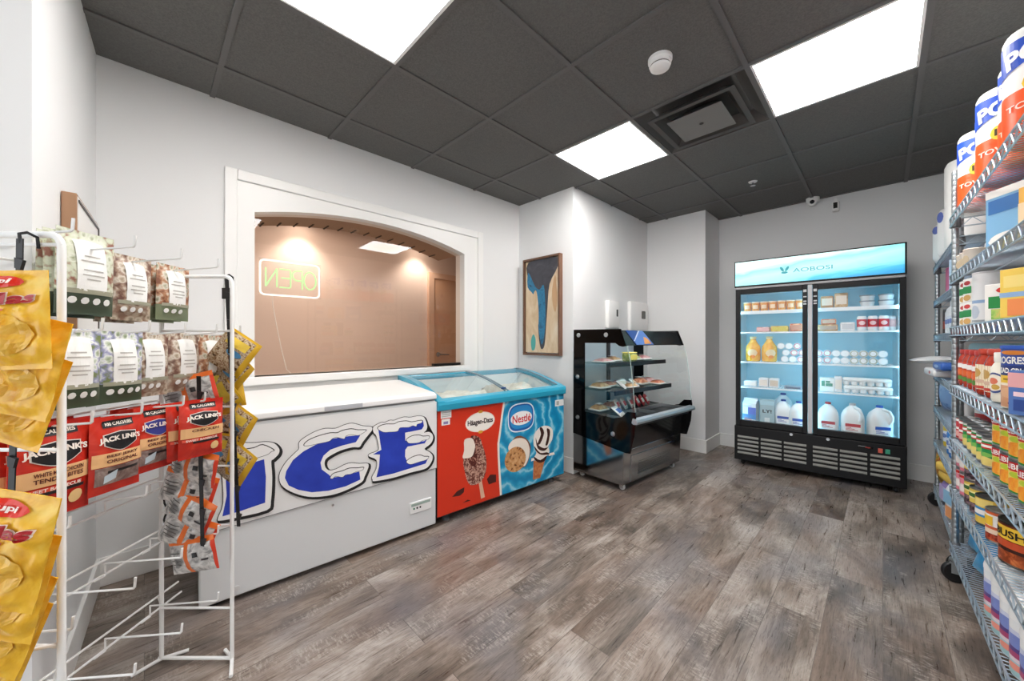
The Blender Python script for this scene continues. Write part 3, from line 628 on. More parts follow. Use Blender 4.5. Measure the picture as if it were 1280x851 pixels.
shape(b, [(0.045, 0.638), (0.079, 0.638), (0.079, 0.655), (0.045, 0.655)], M('8f86b8', 0.5), e-0.0003); shape(b, [(1.10, 0.640), (1.13, 0.640), (1.13, 0.672), (1.10, 0.672)], M('b9b9b4', 0.5), e-0.0003)
for k in range(3): shape(b, [(0.032, 0.686+0.012*k), (0.097, 0.686+0.012*k), (0.097, 0.690+0.012*k), (0.032, 0.690+0.012*k)], M('b0b0ae', 0.5), e-0.0003)
b.build('price_sticker', b2, flat=True)
# blue frame that follows the curved top
def ztop(y): # profile of the lid from front to back
    k = max(0.0, min(1.0, (y+0.02)/(D+0.0))); return 0.785+0.122*math.sin(k*pi/2*0.98)
n = 12; prof = [-0.022+(D+0.02)*i/n for i in range(n+1)]
b = B(); b.prism([(-0.022, 0.727), (-0.026, 0.765), (-0.018, 0.790), (0.028, 0.802), (0.035, 0.735)], -0.004, L+0.004, RAIL, 'x'); b.build('front_rail', ic, bevel=0.006)
b = B(); b.prism([(D-0.035, 0.868), (D-0.035, ztop(D-0.035)), (D, ztop(D)), (D, 0.868)], -0.004, L+0.004, RAIL, 'x'); b.build('rear_rail', ic, bevel=0.006)
for (a, c) in ((-0.004, 0.05), (L-0.05, L+0.004)):
    b = B(); P = [(y, ztop(y)+0.004) for y in prof]; b.prism([(y, max(0.737, ztop(y)-0.042)) for y in prof[::-1]]+P, a, c, RAIL, 'x'); b.build('side_rail', ic, bevel=0.004)
    xa = a+0.012 if a < 0.5 else a; b = B(); b.prism([(D-0.03, 0.735), (0.03, 0.735)]+[(y, max(0.738, ztop(y)-0.03)) for y in prof if 0.03 < y < D-0.03], xa, xa+0.036, INNER, 'x'); b.build('side_liner', ic)
LG = glass('freezer_lid_glass', 'f2fafa', 0.06, 0.02, 0.5)
for (a, c, dz) in ((0.05, 0.62, -0.006), (0.58, L-0.05, 0.002)):
    b = B(); pr = [0.03+(D-0.065)*i/10 for i in range(11)]; g = [[b.vert((x, y, ztop(y)+dz)) for y in pr] for x in (a, c)]
    for j in range(10): b.face((g[0][j], g[1][j], g[1][j+1], g[0][j+1]), LG, True)
    lidg = b.build('glass_lid', ic)
    b = B(); fr = M('b5c3cc', 0.35)
    for x in (a, c): B().tube([(x, y, ztop(y)+dz) for y in pr], 0.006, M('6d8796', 0.4), 6).build('lid_edge', lidg)
B().tube([(0.56, 0.05, ztop(0.05)+0.012), (0.60, 0.05, ztop(0.05)+0.012)], 0.006, M('2a4d86', 0.4)).build('lid_grip', ic)
for x in (0.10, 1.10):
    for y in (0.06, 0.5): B().lathe([(0.024, 0.0), (0.024, 0.02), (0.012, 0.03), (0.012, 0.056)], M('5a5c60', 0.5), 12, c=(x, y)).build('caster', ic)
# wire baskets and frosted paper-wrapped contents
b = B(); WB = M('d6dadf', 0.4)
for x in (0.10, 0.42):
    for z in (0.58, 0.66, 0.735): b.tube([(x, 0.09, z), (x+0.28, 0.09, z), (x+0.28, 0.50, z), (x, 0.50, z)], 0.003, WB, 5, closed=True)
    for k in range(6):
        b.tube([(x+0.28*k/5, 0.09, 0.56), (x+0.28*k/5, 0.09, 0.735)], 0.002, WB, 4); b.tube([(x+0.28*k/5, 0.50, 0.56), (x+0.28*k/5, 0.50, 0.735)], 0.002, WB, 4)
b.build('wire_basket', ic)
FROST = spotty('frosted_wrap', [(0.35, 'd3c8bb'), (0.55, 'e9e1d8'), (0.75, 'f3efea')], 9, 0.6, 4, 0.8)
def mound(name, label, x0, x1, zc, seed):
    b = B(); g = []; nx, ny = 22, 14
    for i in range(nx+1):
        row = []
        for j in range(ny+1):
            u, v_ = i/nx, j/ny; x = x0+(x1-x0)*u; y = 0.07+0.44*v_
            k = mnoise.noise((x*6+seed, y*6, seed)); k2 = mnoise.noise((x*17+seed, y*17, 1)); edge = min(1, 6*min(u, 1-u, v_, 1-v_))
            row.append(b.vert((x, y, 0.42+(zc-0.42+0.05*k+0.015*k2)*(0.5+0.5*edge))))
        g.append(row)
    for i in range(nx):
        for j in range(ny): b.face((g[i][j], g[i+1][j], g[i+1][j+1], g[i][j+1]), FROST, True)
    for side in ([r[0] for r in g], [r[-1] for r in g], g[0], g[-1]):
        lo = [b.vert((b.v[i][0], b.v[i][1], 0.402)) for i in side]
        for k in range(len(side)-1): b.face((side[k], side[k+1], lo[k+1], lo[k]), FROST)
    o = b.build(name, None, (-1.968, 1.297, 0.0), RZF); tag(o, label, 'paper liner')
mound('crumpled_paper', 'crumpled cream packing paper under the left glass of the ice cream freezer', 0.055, 0.59, 0.775, 1.7)
mound('crumpled_paper', 'crumpled cream packing paper under the right glass of the ice cream freezer', 0.60, L-0.055, 0.79, 5.2)
# ------------------------------------------------------------------ glass-sided refrigerated display case
MRZ = math.atan2(1, 0.089)
mc = thing('display_case', 'open-front refrigerated display case with black glass sides and steel base', 'display case', (-1.467, 2.60, 0.0), MRZ)
MW = 0.91
BG = M('060607', 0.08, spec=0.3); SS = M('b4b5b6', 0.12, 1.0); SSR = M('c6c8ca', 0.3, 1.0)
CG = glass('case_glass', 'f1f6f6', 0.07, 0.0, 0.6)
out = [(0.42, 1.263), (-0.046, 1.259), (-0.10, 1.128), (-0.129, 1.023), (-0.145, 0.90), (-0.157, 0.78), (-0.168, 0.66), (-0.172, 0.635), (-0.177, 0.605), (-0.165, 0.45), (-0.129, 0.319), (-0.09, 0.315), (0.427, 0.372)]
hdr = [(0.42, 1.263), (-0.046, 1.259), (-0.10, 1.128), (-0.065, 1.122), (-0.035, 1.128), (0.0, 1.15), (0.42, 1.15)]
bst = [(0.42, 1.15), (0.304, 1.15), (0.304, 0.575), (0.425, 0.575)]
low = [(0.425, 0.575), (0.285, 0.575), (0.02, 0.562), (-0.06, 0.585), (-0.105, 0.63), (-0.172, 0.635), (-0.177, 0.605), (-0.165, 0.45), (-0.129, 0.319), (-0.09, 0.315), (0.427, 0.372)]
win = [(0.305, 1.151), (0.0, 1.151), (-0.035, 1.129), (-0.065, 1.123), (-0.10, 1.129), (-0.129, 1.023), (-0.145, 0.90), (-0.157, 0.78), (-0.168, 0.66), (-0.172, 0.636), (-0.105, 0.631), (-0.06, 0.586), (0.02, 0.563), (0.285, 0.576), (0.305, 0.576)]
for (x0, x1) in ((-0.006, 0.004), (MW-0.004, MW+0.006)):
    b = B()
    for q in (hdr, bst, low): b.prism(q, x0, x1, BG, 'x')
    sp = b.build('side_panel', mc)
    b = B(); b.poly([((x0+x1)/2, y, z) for y, z in win], CG); b.build('side_glass', sp, flat=True)
    b = B(); b.tube([((x0+x1)/2, y, z) for y, z in win[4:10]], 0.0028, M('cfe6e2', 0.1, alpha=0.6), 6); b.build('glass_edge', sp)
    xs_ = x0-0.001 if x0 < 0.4 else x1+0.001
    for (y, z) in ((0.365, 1.215), (0.085, 1.215), (0.375, 0.86), (0.375, 0.515), (0.02, 0.44)):
        b = B(); b.lathe([(0.019, 0.0), (0.017, 0.006), (0.006, 0.009)], SSR, 16); o = b.build('bolt_cap', sp, (xs_, y, z)); o.rotation_euler = (0, -pi/2 if x0 < 0.4 else pi/2, 0)
b = B(); b.prism([(0.41, 1.25), (-0.044, 1.25), (-0.092, 1.13), (-0.06, 1.13), (-0.02, 1.20), (0.41, 1.20)], 0.004, MW-0.004, M('1d1d1f', 0.25), 'x'); cn = b.build('canopy', mc, bevel=0.003)
b = B(); sl = lambda z: -0.044-(1.25-z)*0.4-0.002
pq = [(0.06, 1.25), (0.30, 1.25), (0.40, 1.135), (0.14, 1.135)]
PB = M('23488f', 0.35)
b.face([b.vert((x, sl(z)-0.002, z)) for x, z in pq], PB); b.face([b.vert((x, sl(z)-0.003, z)) for x, z in ((0.235, 1.25), (0.255, 1.25), (0.135, 1.165), (0.12, 1.165))], M('cfdcf0', 0.4)); b.face([b.vert((x, sl(z)-0.003, z)) for x, z in ((0.255, 1.25), (0.30, 1.25), (0.40, 1.137), (0.145, 1.137), (0.135, 1.165))], M('5d86cc', 0.4)); b.face([b.vert((x, sl(z)-0.004, z)) for x, z in ((0.28, 1.20), (0.325, 1.19), (0.37, 1.145), (0.26, 1.142))], M('e7a35f', 0.4)); b.build('promo_card', cn, flat=True)
b = B(); b.box(0.01, MW-0.01, 0.405, 0.42, 0.33, 1.21, M('dbe6ec', 0.3)); b.build('back_panel', mc)
B().box(0.05, MW-0.05, 0.02, 0.04, 1.188, 1.199, M('ffffff', 0.4, emit=11.0, ecol='eef6ff')).build('lamp_tube', mc)  # emitting strip added under the canopy to brighten the case interior
b = B(); b.box(0.44, 0.475, 0.385, 0.404, 0.58, 1.20, M('23262a', 0.4)); b.build('shelf_upright', mc)
SHG = glass('shelf_glass', 'dceeee', 0.06, 0.0, 0.5)
for z, yf in ((0.985, 0.075), (0.765, 0.02)):
    b = B(); b.box(0.015, MW-0.015, yf, 0.40, z-0.006, z, SHG); sh = b.build('shelf', mc)
    B().box(0.01, MW-0.01, yf-0.012, yf, z-0.03, z+0.006, M('121315', 0.3)).build('price_rail', sh, bevel=0.002)
b = B(); b.prism([(-0.15, 0.555), (-0.15, 0.515), (0.40, 0.50), (0.40, 0.565), (0.10, 0.565), (0.095, 0.545), (-0.13, 0.545)], 0.004, MW-0.004, M('1a1b1d', 0.35), 'x'); dk = b.build('deck', mc)
b = B()
for x in (0.02, 0.46, 0.88): b.box(x, x+0.012, -0.13, 0.10, 0.546, 0.575, SSR)
b.box(0.02, 0.89, 0.085, 0.10, 0.546, 0.578, SSR); b.build('tray_divider', dk)
b = B(); b.prism([(-0.196, 0.548), (-0.20, 0.566), (-0.19, 0.582), (-0.158, 0.590), (-0.150, 0.555), (-0.165, 0.545)], -0.02, MW+0.02, M('c9d4dc', 0.38, 0.85), 'x'); b.build('front_rail', mc, bevel=0.003)
b = B(); b.prism([(-0.10, 0.52), (-0.075, 0.325), (0.40, 0.325), (0.40, 0.50)], 0.006, MW-0.006, M('222325', 0.12), 'x'); b.build('lower_front', mc)
b = B(); b.prism([(-0.062, 0.058), (-0.075, 0.324), (0.428, 0.372), (0.43, 0.05)], 0.0, MW, SS, 'x'); bs = b.build('base', mc, bevel=0.003)
b = B(); b.prism([(-0.062, 0.07), (-0.071, 0.27), (-0.078, 0.27), (-0.069, 0.07)], 0.10, MW-0.10, SS, 'x')
b.build('vent_panel', bs, bevel=0.002)
b = B()
for k in range(9): b.box(0.20, MW-0.2, -0.0755+0.0, -0.0715, 0.11+0.016*k, 0.114+0.016*k, M('4c4d4e', 0.4))
b.build('vent_slot', bs)
WHL = M('dedfdf', 0.4)
def caster(parent, x, y, wheel, r=0.024, fork=SSR, name='caster'):
    b = B(); b.box(x-0.022, x+0.022, y-0.022, y+0.022, 2*r+0.006, 2*r+0.01, fork); b.box(x-0.016, x-0.012, y-0.014, y+0.014, r*0.7, 2*r+0.008, fork); b.box(x+0.012, x+0.016, y-0.014, y+0.014, r*0.7, 2*r+0.008, fork); o = b.build(name, parent)
    w = B(); w.lathe([(r*0.86, -0.010), (r, -0.006), (r, 0.006), (r*0.86, 0.010)], wheel, 18); q = w.build('wheel', o, (x, y, r)); q.rotation_euler = (0, pi/2, 0); return o
for x in (0.06, MW-0.06):
    for y in (-0.02, 0.38): caster(mc, x, y, WHL)

def mput(o, x, y, z, rz=0.0):
    c, s_ = math.cos(MRZ), math.sin(MRZ); o.location = (-1.467+x*c-y*s_, 2.60+x*s_+y*c, z); o.rotation_euler = (0, 0, MRZ+rz); return o
CLR = film('clear_wrap', 'ffffff', 0.28, 0.12)
def pack(name, w, d, h, food, label=None, seed=0, lab_m=None):
    """wrapped tray of food: tray, food mound, film"""
    b = B(); b.rbox(-w/2, w/2, -d/2, d/2, 0.0, h*0.35, M('e9e6e0', 0.5), min(w, d)*0.15); t_ = b.build(name); 
    b = B(); n_ = 8; g = [[b.vert((-w*0.44+w*0.88*i/n_, -d*0.42+d*0.84*j/n_, h*0.3+h*0.65*math.sin(pi*i/n_)**0.4*math.sin(pi*j/n_)**0.4*(0.85+0.25*mnoise.noise((i*0.9+seed, j*0.9, seed))))) for j in range(n_+1)] for i in range(n_+1)]
    for i in range(n_):
        for j in range(n_): b.face((g[i][j], g[i+1][j], g[i+1][j+1], g[i][j+1]), food, True)
    b.build('food', t_)
    if lab_m:
        b = B(); b.box(-w*0.22, w*0.22, -d*0.2, d*0.2, h*0.97, h*1.0, lab_m); b.build('sticker', t_)
    return t_
SAL = spotty('sliced_meat', [(0.35, 'b5604c'), (0.5, 'd98a66'), (0.65, 'e9b48e'), (0.8, 'c06a58')], 26, 0.4, 4, 1.0)
PIN = spotty('ham', [(0.35, 'd98f8f'), (0.55, 'e8b7b0'), (0.7, 'f0d5cd')], 22, 0.4, 4, 0.8)
BRD = spotty('pastry', [(0.35, 'a8794b'), (0.55, 'd2ab78'), (0.75, 'ead7b4')], 20, 0.5, 4, 0.8)
YLO = spotty('cheese', [(0.4, 'cfa53c'), (0.6, 'e8cf6a')], 16, 0.45, 3, 0.5)
GRN = spotty('salad', [(0.35, '5c7b33'), (0.5, '8fa550'), (0.65, 'd9d29a')], 24, 0.45, 4, 0.9)
WBG = spotty('white_bag', [(0.4, 'dfe3e6'), (0.6, 'f2f3f4')], 12, 0.35, 3, 0.6)
LBL = M('f4f2ee', 0.5)
items = [
 ('meat_tray', 0.150, 0.14, 0.07, SAL, 0.62, 0.17, 0.766, 'tray of orange sliced meat on the lower case shelf, right of the white packets', 'tray of food'),
 ('meat_tray', 0.160, 0.16, 0.065, PIN, 0.80, 0.20, 0.766, 'pink wrapped ham tray at the far end of the lower case shelf', 'tray of food'),
 ('meat_tray', 0.150, 0.12, 0.045, SAL, 0.79, 0.09, 0.766, 'flat meat tray at the front edge of the lower case shelf, far end', 'tray of food'),
 ('pastry_tray', 0.16, 0.14, 0.045, BRD, 0.36, 0.12, 0.766, 'tray of pale pastry near the front middle of the lower case shelf', 'tray of food'),
 ('pastry_tray', 0.15, 0.15, 0.06, BRD, 0.12, 0.24, 0.766, 'pastry tray at the near end of the lower case shelf', 'tray of food'),
 ('meat_tray', 0.15, 0.14, 0.05, SAL, 0.30, 0.28, 0.766, 'meat tray at the back of the lower case shelf behind the white packets', 'tray of food'),
 ('meat_tray', 0.14, 0.14, 0.055, PIN, 0.47, 0.27, 0.766, 'pink meat tray at the back middle of the lower case shelf', 'tray of food'),
 ('salad_tray', 0.16, 0.14, 0.06, GRN, 0.62, 0.24, 0.986, 'green salad tray right of the middle on the upper case shelf', 'tray of food'),
 ('ham_tray', 0.15, 0.14, 0.05, PIN, 0.79, 0.24, 0.986, 'ham tray at the far end of the upper case shelf', 'tray of food'),
 ('pastry_tray', 0.15, 0.14, 0.06, BRD, 0.16, 0.28, 0.567, 'pastry tray at the back of the case deck, near end', 'tray of food'),
 ('meat_tray', 0.15, 0.14, 0.06, SAL, 0.36, 0.30, 0.567, 'meat tray at the back of the case deck behind the white packets', 'tray of food'),
 ('ham_tray', 0.16, 0.15, 0.04, PIN, 0.14, 0.22, 0.986, 'thin ham tray on the upper case shelf by the near glass', 'tray of food'),
 ('pastry_tray', 0.14, 0.14, 0.05, BRD, 0.33, 0.26, 0.986, 'pastry tray in the middle of the upper case shelf', 'tray of food'),
]
for (nm, w, d, h, fd, x, y, z, lab, cat) in items:
    o = pack(nm, w, d, h, fd, seed=x*9, lab_m=LBL); tag(o, lab, cat, 'food trays in the display case'); mput(o, x, y, z, rnd.uniform(-0.1, 0.1))
def jarbox():
    o = thing('salad_tub', 'x', 'tub'); B().rbox(-0.055, 0.055, -0.045, 0.045, 0.0, 0.072, GRN, 0.015).build('contents', o); B().rbox(-0.058, 0.058, -0.048, 0.048, 0.07, 0.082, M('f2e27a', 0.35), 0.015).build('lid', o); B().box(-0.05, 0.05, -0.047, -0.0455, 0.015, 0.06, M('e9d66a', 0.4)).build('label', o); return o
o = jarbox(); tag(o, 'yellow-lidded tub of greens on the upper case shelf', 'tub'); mput(o, 0.44, 0.16, 0.986)
def packet(w, h, d, m, m2, name):
    b = B(); n_ = 10; F, K = [], []
    for i in range(n_+1):
        f, k = [], []
        for j in range(n_+1):
            u, v_ = i/n_, j/n_; t_ = d/2*(math.sin(pi*u)*math.sin(pi*v_))**0.5
            f.append(b.vert((-w/2+w*u, -t_, h*v_))); k.append(b.vert((-w/2+w*u, t_, h*v_)))
        F.append(f); K.append(k)
    for i in range(n_):
        for j in range(n_):
            mm = m2 if 3 <= j < 7 and 1 <= i < 9 else m
            b.face((F[i][j], F[i+1][j], F[i+1][j+1], F[i][j+1]), mm, True); b.face((K[i][j], K[i][j+1], K[i+1][j+1], K[i+1][j]), m, True)
    return b.build(name)
WHP = M('eceae6', 0.3); REDP = M('c8303a', 0.35); BLP = M('4a6fb5', 0.35)
for k, (x, y, rz, m1, m2, lab) in enumerate([(0.25, 0.07, 0.4, WHP, LBL, 'white packet leaning at the front of the lower case shelf, nearest the near glass'), (0.31, 0.10, -0.3, WHP, M('d9d2c4', 0.4), 'white packet leaning in the middle of the lower case shelf'), (0.47, 0.09, 0.3, WHP, M('e2c7a8', 0.4), 'white and tan packet leaning beside the orange meat tray')]):
    o = packet(0.085, 0.10, 0.03, m1, m2, 'snack_packet'); tag(o, lab, 'packet', 'packets in the display case'); mput(o, x, y, 0.768, rz); o.rotation_euler = (-0.9, 0, MRZ+rz)
for k, x in enumerate((0.30, 0.40, 0.50, 0.61, 0.69, 0.77)):
    rd = k >= 3
    o = packet(0.095, 0.105, 0.035, REDP if rd else WHP, WHP if rd else REDP, 'sandwich_packet')
    tag(o, ['white and red packet on the case deck, first from the near end', 'white and red packet on the case deck, second from the near end', 'white and red packet on the case deck beside the red ones', 'red packet on the case deck beside the white ones', 'red packet on the case deck between two others', 'red packet on the case deck at the far end'][k], 'packet', 'packets on the display case deck')
    mput(o, x, 0.16, 0.568, 0.5); o.rotation_euler = (-0.5, 0, MRZ+0.35)
o = packet(0.12, 0.11, 0.04, WHP, BLP, 'snack_packet'); tag(o, 'blue and white packet on the case deck at the near front corner', 'packet'); mput(o, 0.14, 0.02, 0.56, 0.2); o.rotation_euler = (-0.9, 0, MRZ+0.3)
# ------------------------------------------------------------------ two-door upright fridge
FRZ = 0.0820
fr = thing('upright_fridge', 'black two-door glass merchandiser fridge with a lit blue header', 'fridge', (-0.98, 3.969, 0.0), FRZ)
FB = M('0d0d0f', 0.42, spec=0.3); FI = M('d9eff7', 0.4); X0, X1, FD_ = -0.013, 1.113, 0.50
b = B()
b.box(X0, X1, 0.0, FD_, 0.05, 0.368, FB); base = b.build('base', fr, bevel=0.005)
b = B(); b.box(X0+0.003, X0+0.028, 0.045, FD_, 0.368, 1.665, FB); b.box(X1-0.028, X1-0.003, 0.045, FD_, 0.368, 1.665, FB); b.box(X0+0.003, X1-0.003, FD_-0.02, FD_, 0.368, 1.665, FB); b.box(X0+0.003, X1-0.003, 0.045, FD_, 1.645, 1.665, FB)
b.build('cabinet', fr)
b = B(); b.box(X0+0.028, X0+0.032, 0.05, FD_-0.02, 0.372, 1.645, FI); b.box(X1-0.032, X1-0.028, 0.05, FD_-0.02, 0.372, 1.645, FI); b.box(X0+0.028, X1-0.028, FD_-0.026, FD_-0.02, 0.372, 1.645, M('a9dcec', 0.4)); b.box(X0+0.028, X1-0.028, 0.05, FD_-0.02, 0.368, 0.384, FI); b.box(X0+0.028, X1-0.028, 0.05, FD_-0.02, 1.636, 1.645, FI)
b.build('liner', fr)
# header
b = B(); b.box(X0, X1, -0.002, FD_*0.5, 1.668, 1.912, FB); hd = b.build('header', fr, bevel=0.004)
t = NT('header_glow', 0.3); v = t.coord('Object'); sp = t.n.new('ShaderNodeSeparateXYZ'); t.link(v, sp.inputs[0])
zz = t.math('MULTIPLY', t.math('SUBTRACT', sp.outputs[2], 1.68), 4.3); wx = t.math('MULTIPLY', t.math('SUBTRACT', sp.outputs[0], 0.55), 0.45); n1 = t.noise(t.coord('Object', (2.0, 1, 7)), 1.6, 3, 0.5, 0.8)
f = t.math('ADD', t.math('SUBTRACT', t.math('ADD', zz, 0.16), wx), t.math('MULTIPLY', t.math('SUBTRACT', n1, 0.5), 0.5))
cc = t.ramp(f, [(0.0, '3ba2da'), (0.18, '55c6e2'), (0.32, '97e4ea'), (0.6, 'b9f1f0'), (0.85, '8ee6e8'), (1.0, 'd4f8f6')]); t.base(cc); t.link(cc, t.b.inputs['Emission Color']); t.b.inputs['Emission Strength'].default_value = 0.27
b = B(); b.box(X0+0.008, X1-0.012, -0.0045, -0.001, 1.682, 1.902, t.mt); b.build('lit_panel', hd)
LT = M('3fb7c4', 0.4); y = -0.0052
b = B(); text(b, 'AOBOSI', 0.56, 1.78, 0.26, 0.034, LT, eps=-y, bold=0.0); 
for (cx, cz, rot) in ((0.352, 1.800, 0.5), (0.388, 1.800, -0.5), (0.37, 1.768, pi/2)): shape(b, ell(cx, cz, 0.010, 0.024, 14, rot), LT, y)
b.build('logo', hd, flat=True)
b = B(); b.box(X0+0.01, X1-0.01, 0.0, 0.03, 1.650, 1.667, M('a9aaac', 0.4)); b.build('header_trim', fr)
# doors
FG = glass('fridge_glass', 'ffffff', 0.035, 0.0, 0.6)
def door(x0, x1, hinge):
    d = bpy.data.objects.new('door', None)
    z0, z1 = 0.374, 1.648; w = 0.034; b = B()
    b.box(x0, x0+w, 0.0, 0.04, z0, z1, FB); b.box(x1-w, x1, 0.0, 0.04, z0, z1, FB); b.box(x0+w, x1-w, 0.0, 0.04, z0, z0+0.052, FB); b.box(x0+w, x1-w, 0.0, 0.04, z1-0.045, z1, FB)
    d = b.build('door', fr, bevel=0.003)
    b = B(); b.poly([(x0+w-0.004, 0.012, z0+0.048), (x1-w+0.004, 0.012, z0+0.048), (x1-w+0.004, 0.012, z1-0.04), (x0+w-0.004, 0.012, z1-0.04)], FG); b.build('door_glass', d, flat=True)
    xs_ = x1-w/2 if hinge == 'l' else x0+w/2
    b = B()
    for z, h_ in ((1.585, 0.022), (1.54, 0.010), (1.500, 0.012), (1.478, 0.012)): b.box(xs_-0.011, xs_+0.011, -0.0015, 0.001, z, z+h_, M('d5d7d8', 0.4))
    b.build('door_decal', d); return d
door(0.0, 0.528, 'l'); door(0.562, 1.109, 'r')
B().box(0.530, 0.560, 0.006, 0.03, 0.376, 1.648, M('cfcfd0', 0.35)).build('centre_strip', fr, bevel=0.003)
for x in (0.417, 0.661): B().lathe([(0.011, -0.008), (0.012, -0.004), (0.012, 0.004)], SSR, 14, c=(x, 0.350), axis='y').build('lock', base)
groups = [(0.013, 0.178), (0.196, 0.349), (0.366, 0.521), (0.564, 0.721), (0.735, 0.896), (0.914, 1.076)]
SL = M('787a74', 0.5)
for (a, c) in groups:
    b = B()
    for k in range(5):
        z = 0.110+0.037*k; b.prism([(-0.001, z), (-0.010, z+0.004), (-0.010, z+0.008), (-0.001, z+0.022)], a, c, SL, 'x')
    b.build('louvre', base)
b = B(); b.rbox(0.84, 0.93, -0.005, 0.0, 0.318, 0.336, M('0e0e10', 0.2), 0.003); b.box(0.885, 0.915, -0.0062, -0.004, 0.322, 0.332, M('8c2c26', 0.4)); b.build('thermostat_display', base)
b = B(); b.box(0.957, 0.983, -0.007, 0.0, 0.298, 0.332, M('d1604f', 0.4)); b.build('red_switch', base, bevel=0.002)
b = B(); b.box(0.997, 1.023, -0.007, 0.0, 0.298, 0.332, M('3fa083', 0.4)); b.build('green_switch', base, bevel=0.002)
for x in (0.05, 1.06):
    for yy in (0.06, 0.44): caster(fr, x, yy, M('151515', 0.5), 0.022, M('2b2b2c', 0.5))
LED = M('eaffff', 0.5, emit=6.5, ecol='9be4ff')
for x in (0.022, 0.523, 0.570, 1.081):
    B().box(x-0.004, x+0.004, 0.052, 0.058, 0.40, 1.62, LED).build('led_strip', fr)
SHW = M('f2fbff', 0.4)
for zi, z in enumerate((1.447, 1.25, 0.972, 0.735)):
    for (a, c) in ((0.022, 0.522), (0.568, 1.080)):
        b = B(); hgt = 0.03 if zi == 0 else 0.014
        b.box(a, c, 0.068, 0.074, z-hgt, z, SHW)
        for k in range(22):
            xx = a+(c-a)*(k+0.5)/22; b.box(xx-0.0015, xx+0.0015, 0.07, 0.46, z-0.004, z-0.001, SHW)
        for yy in (0.2, 0.34, 0.46): b.box(a, c, yy-0.002, yy+0.002, z-0.008, z-0.004, SHW)
        b.build('wire_shelf', fr)
def fput(o, x, y, z, rz=0.0):
    c, s_ = math.cos(FRZ), math.sin(FRZ); o.location = (-0.98+x*c-y*s_, 3.969+x*s_+y*c, z); o.rotation_euler = (0, 0, FRZ+rz); return o
def cyl(r): return lambda x, z: -math.sqrt(max(1e-6, r*r-x*x))
class FP(Proto):
    def at(s, x, y, z, label, group=None, rz=0.0, sc=None): o = s.put((0, 0, 0), 0, label, group, scale=sc); return fput(o, x, y, z, rz)
def tub_o():
    o = thing('juice_tub', 'x', 'tub'); OR = spotty('fruit_orange', [(0.4, 'e08a35'), (0.6, 'f2b35e')], 30, 0.4, 2)
    b = B(); b.lathe([(0.028, 0), (0.032, 0.012), (0.033, 0.075)], OR, 16); b.build('cup', o); B().lathe([(0.035, 0.075), (0.035, 0.084), (0.03, 0.086)], M('f3e2cc', 0.4), 16).build('lid', o)
    b = B(); b.patch(-0.02, 0.02, 0.02, 0.055, cyl(0.0335), M('f6d9b5', 0.4)); b.build('label', o); return o
P1 = FP(tub_o)
nm = ['far left', 'second from the left', 'third from the left', 'middle', 'third from the right', 'second from the right', 'far right']
for k in range(7): P1.at(0.075+0.0665*k, 0.13, 1.448, f'orange fruit tub on the top shelf of the left fridge door, {nm[k]}', 'orange fruit tubs in the fridge')
def flat(name, w, d, h, m, m2):
    o = thing(name, 'x', 'pack'); B().rbox(-w/2, w/2, -d/2, d/2, 0, h, m, 0.008).build('tray', o, bevel=0.0); b = B(); b.box(-w*0.4, w*0.4, -d/2-0.001, -d/2+0.001, h*0.2, h*0.8, m2); b.build('label', o); return o
for (w, h, m, m2, x, z, lab) in ((0.10, 0.045, PIN, M('e7b9b9', 0.4), 0.20, 1.251, 'pink meat pack on the second shelf of the left fridge door'), (0.13, 0.052, YLO, M('d8c94e', 0.4), 0.325, 1.251, 'yellow cheese pack on the second shelf of the left fridge door'), (0.09, 0.07, SAL, M('c58b72', 0.4), 0.445, 1.251, 'brown meat pack on the second shelf of the left fridge door')):
    o = flat('deli_pack', w, 0.12, h, m, m2); tag(o, lab, 'pack', 'deli packs in the left fridge door'); fput(o, x, 0.15, z)
def ojug():
    o = thing('juice_bottle', 'x', 'bottle'); OJ = spotty('orange_juice', [(0.4, 'f0a92f'), (0.6, 'f7c650')], 18, 0.25, 2)
    b = B(); pr = [(0.05, 0), (0.058, 0.008), (0.06, 0.06), (0.06, 0.12), (0.055, 0.145), (0.035, 0.175), (0.023, 0.20), (0.022, 0.212)]; b.lathe(pr, OJ, 22); b.build('bottle_body', o); B().lathe([(0.026, 0.21), (0.026, 0.232), (0.022, 0.235)], M('f4e6b0', 0.4), 18).build('cap', o)
    b = B(); b.patch(-0.04, 0.04, 0.045, 0.115, cyl(0.0605), M('f3dcae', 0.4), 'ellipse'); b.patch(-0.02, 0.025, 0.03, 0.06, cyl(0.061), M('ee8f2b', 0.4), 'ellipse'); b.build('label', o); return o
P2 = FP(ojug); P2.at(0.118, 0.15, 0.973, 'orange juice bottle on the middle shelf, by the left fridge wall'); P2.at(0.245, 0.15, 0.973, 'orange juice bottle on the middle shelf, beside the yogurt cups', rz=0.3)
def cup(ring):
    def f():
        o = thing('yogurt_cup', 'x', 'cup'); b = B(); b.lathe([(0.029, 0.0), (0.029, 0.004), (0.026, 0.006), (0.021, 0.07)], M('aeb9c2', 0.4), 16, axis='y'); b.build('cup_body', o)
        b = B(); b.lathe([(0.001, -0.0008), (0.018, -0.0008, M(ring, 0.4)), (0.024, -0.0006, M('d3d9dc', 0.35)), (0.0285, -0.0004)], M('e9edef', 0.35), 16, axis='y', cap=False); b.build('foil_lid', o); return o
    return f
PC = {'w': FP(cup('e9ecee')), 'r': FP(cup('c96a78')), 'g': FP(cup('a3ab94'))}
def cuprow(xs, z, kinds, where):
    for x, k in zip(xs, kinds): PC[k].at(x, 0.13, z, {'w': 'white-lidded yogurt cup lying ', 'r': 'red-ringed yogurt cup lying ', 'g': 'olive-ringed yogurt cup lying '}[k]+where, where)
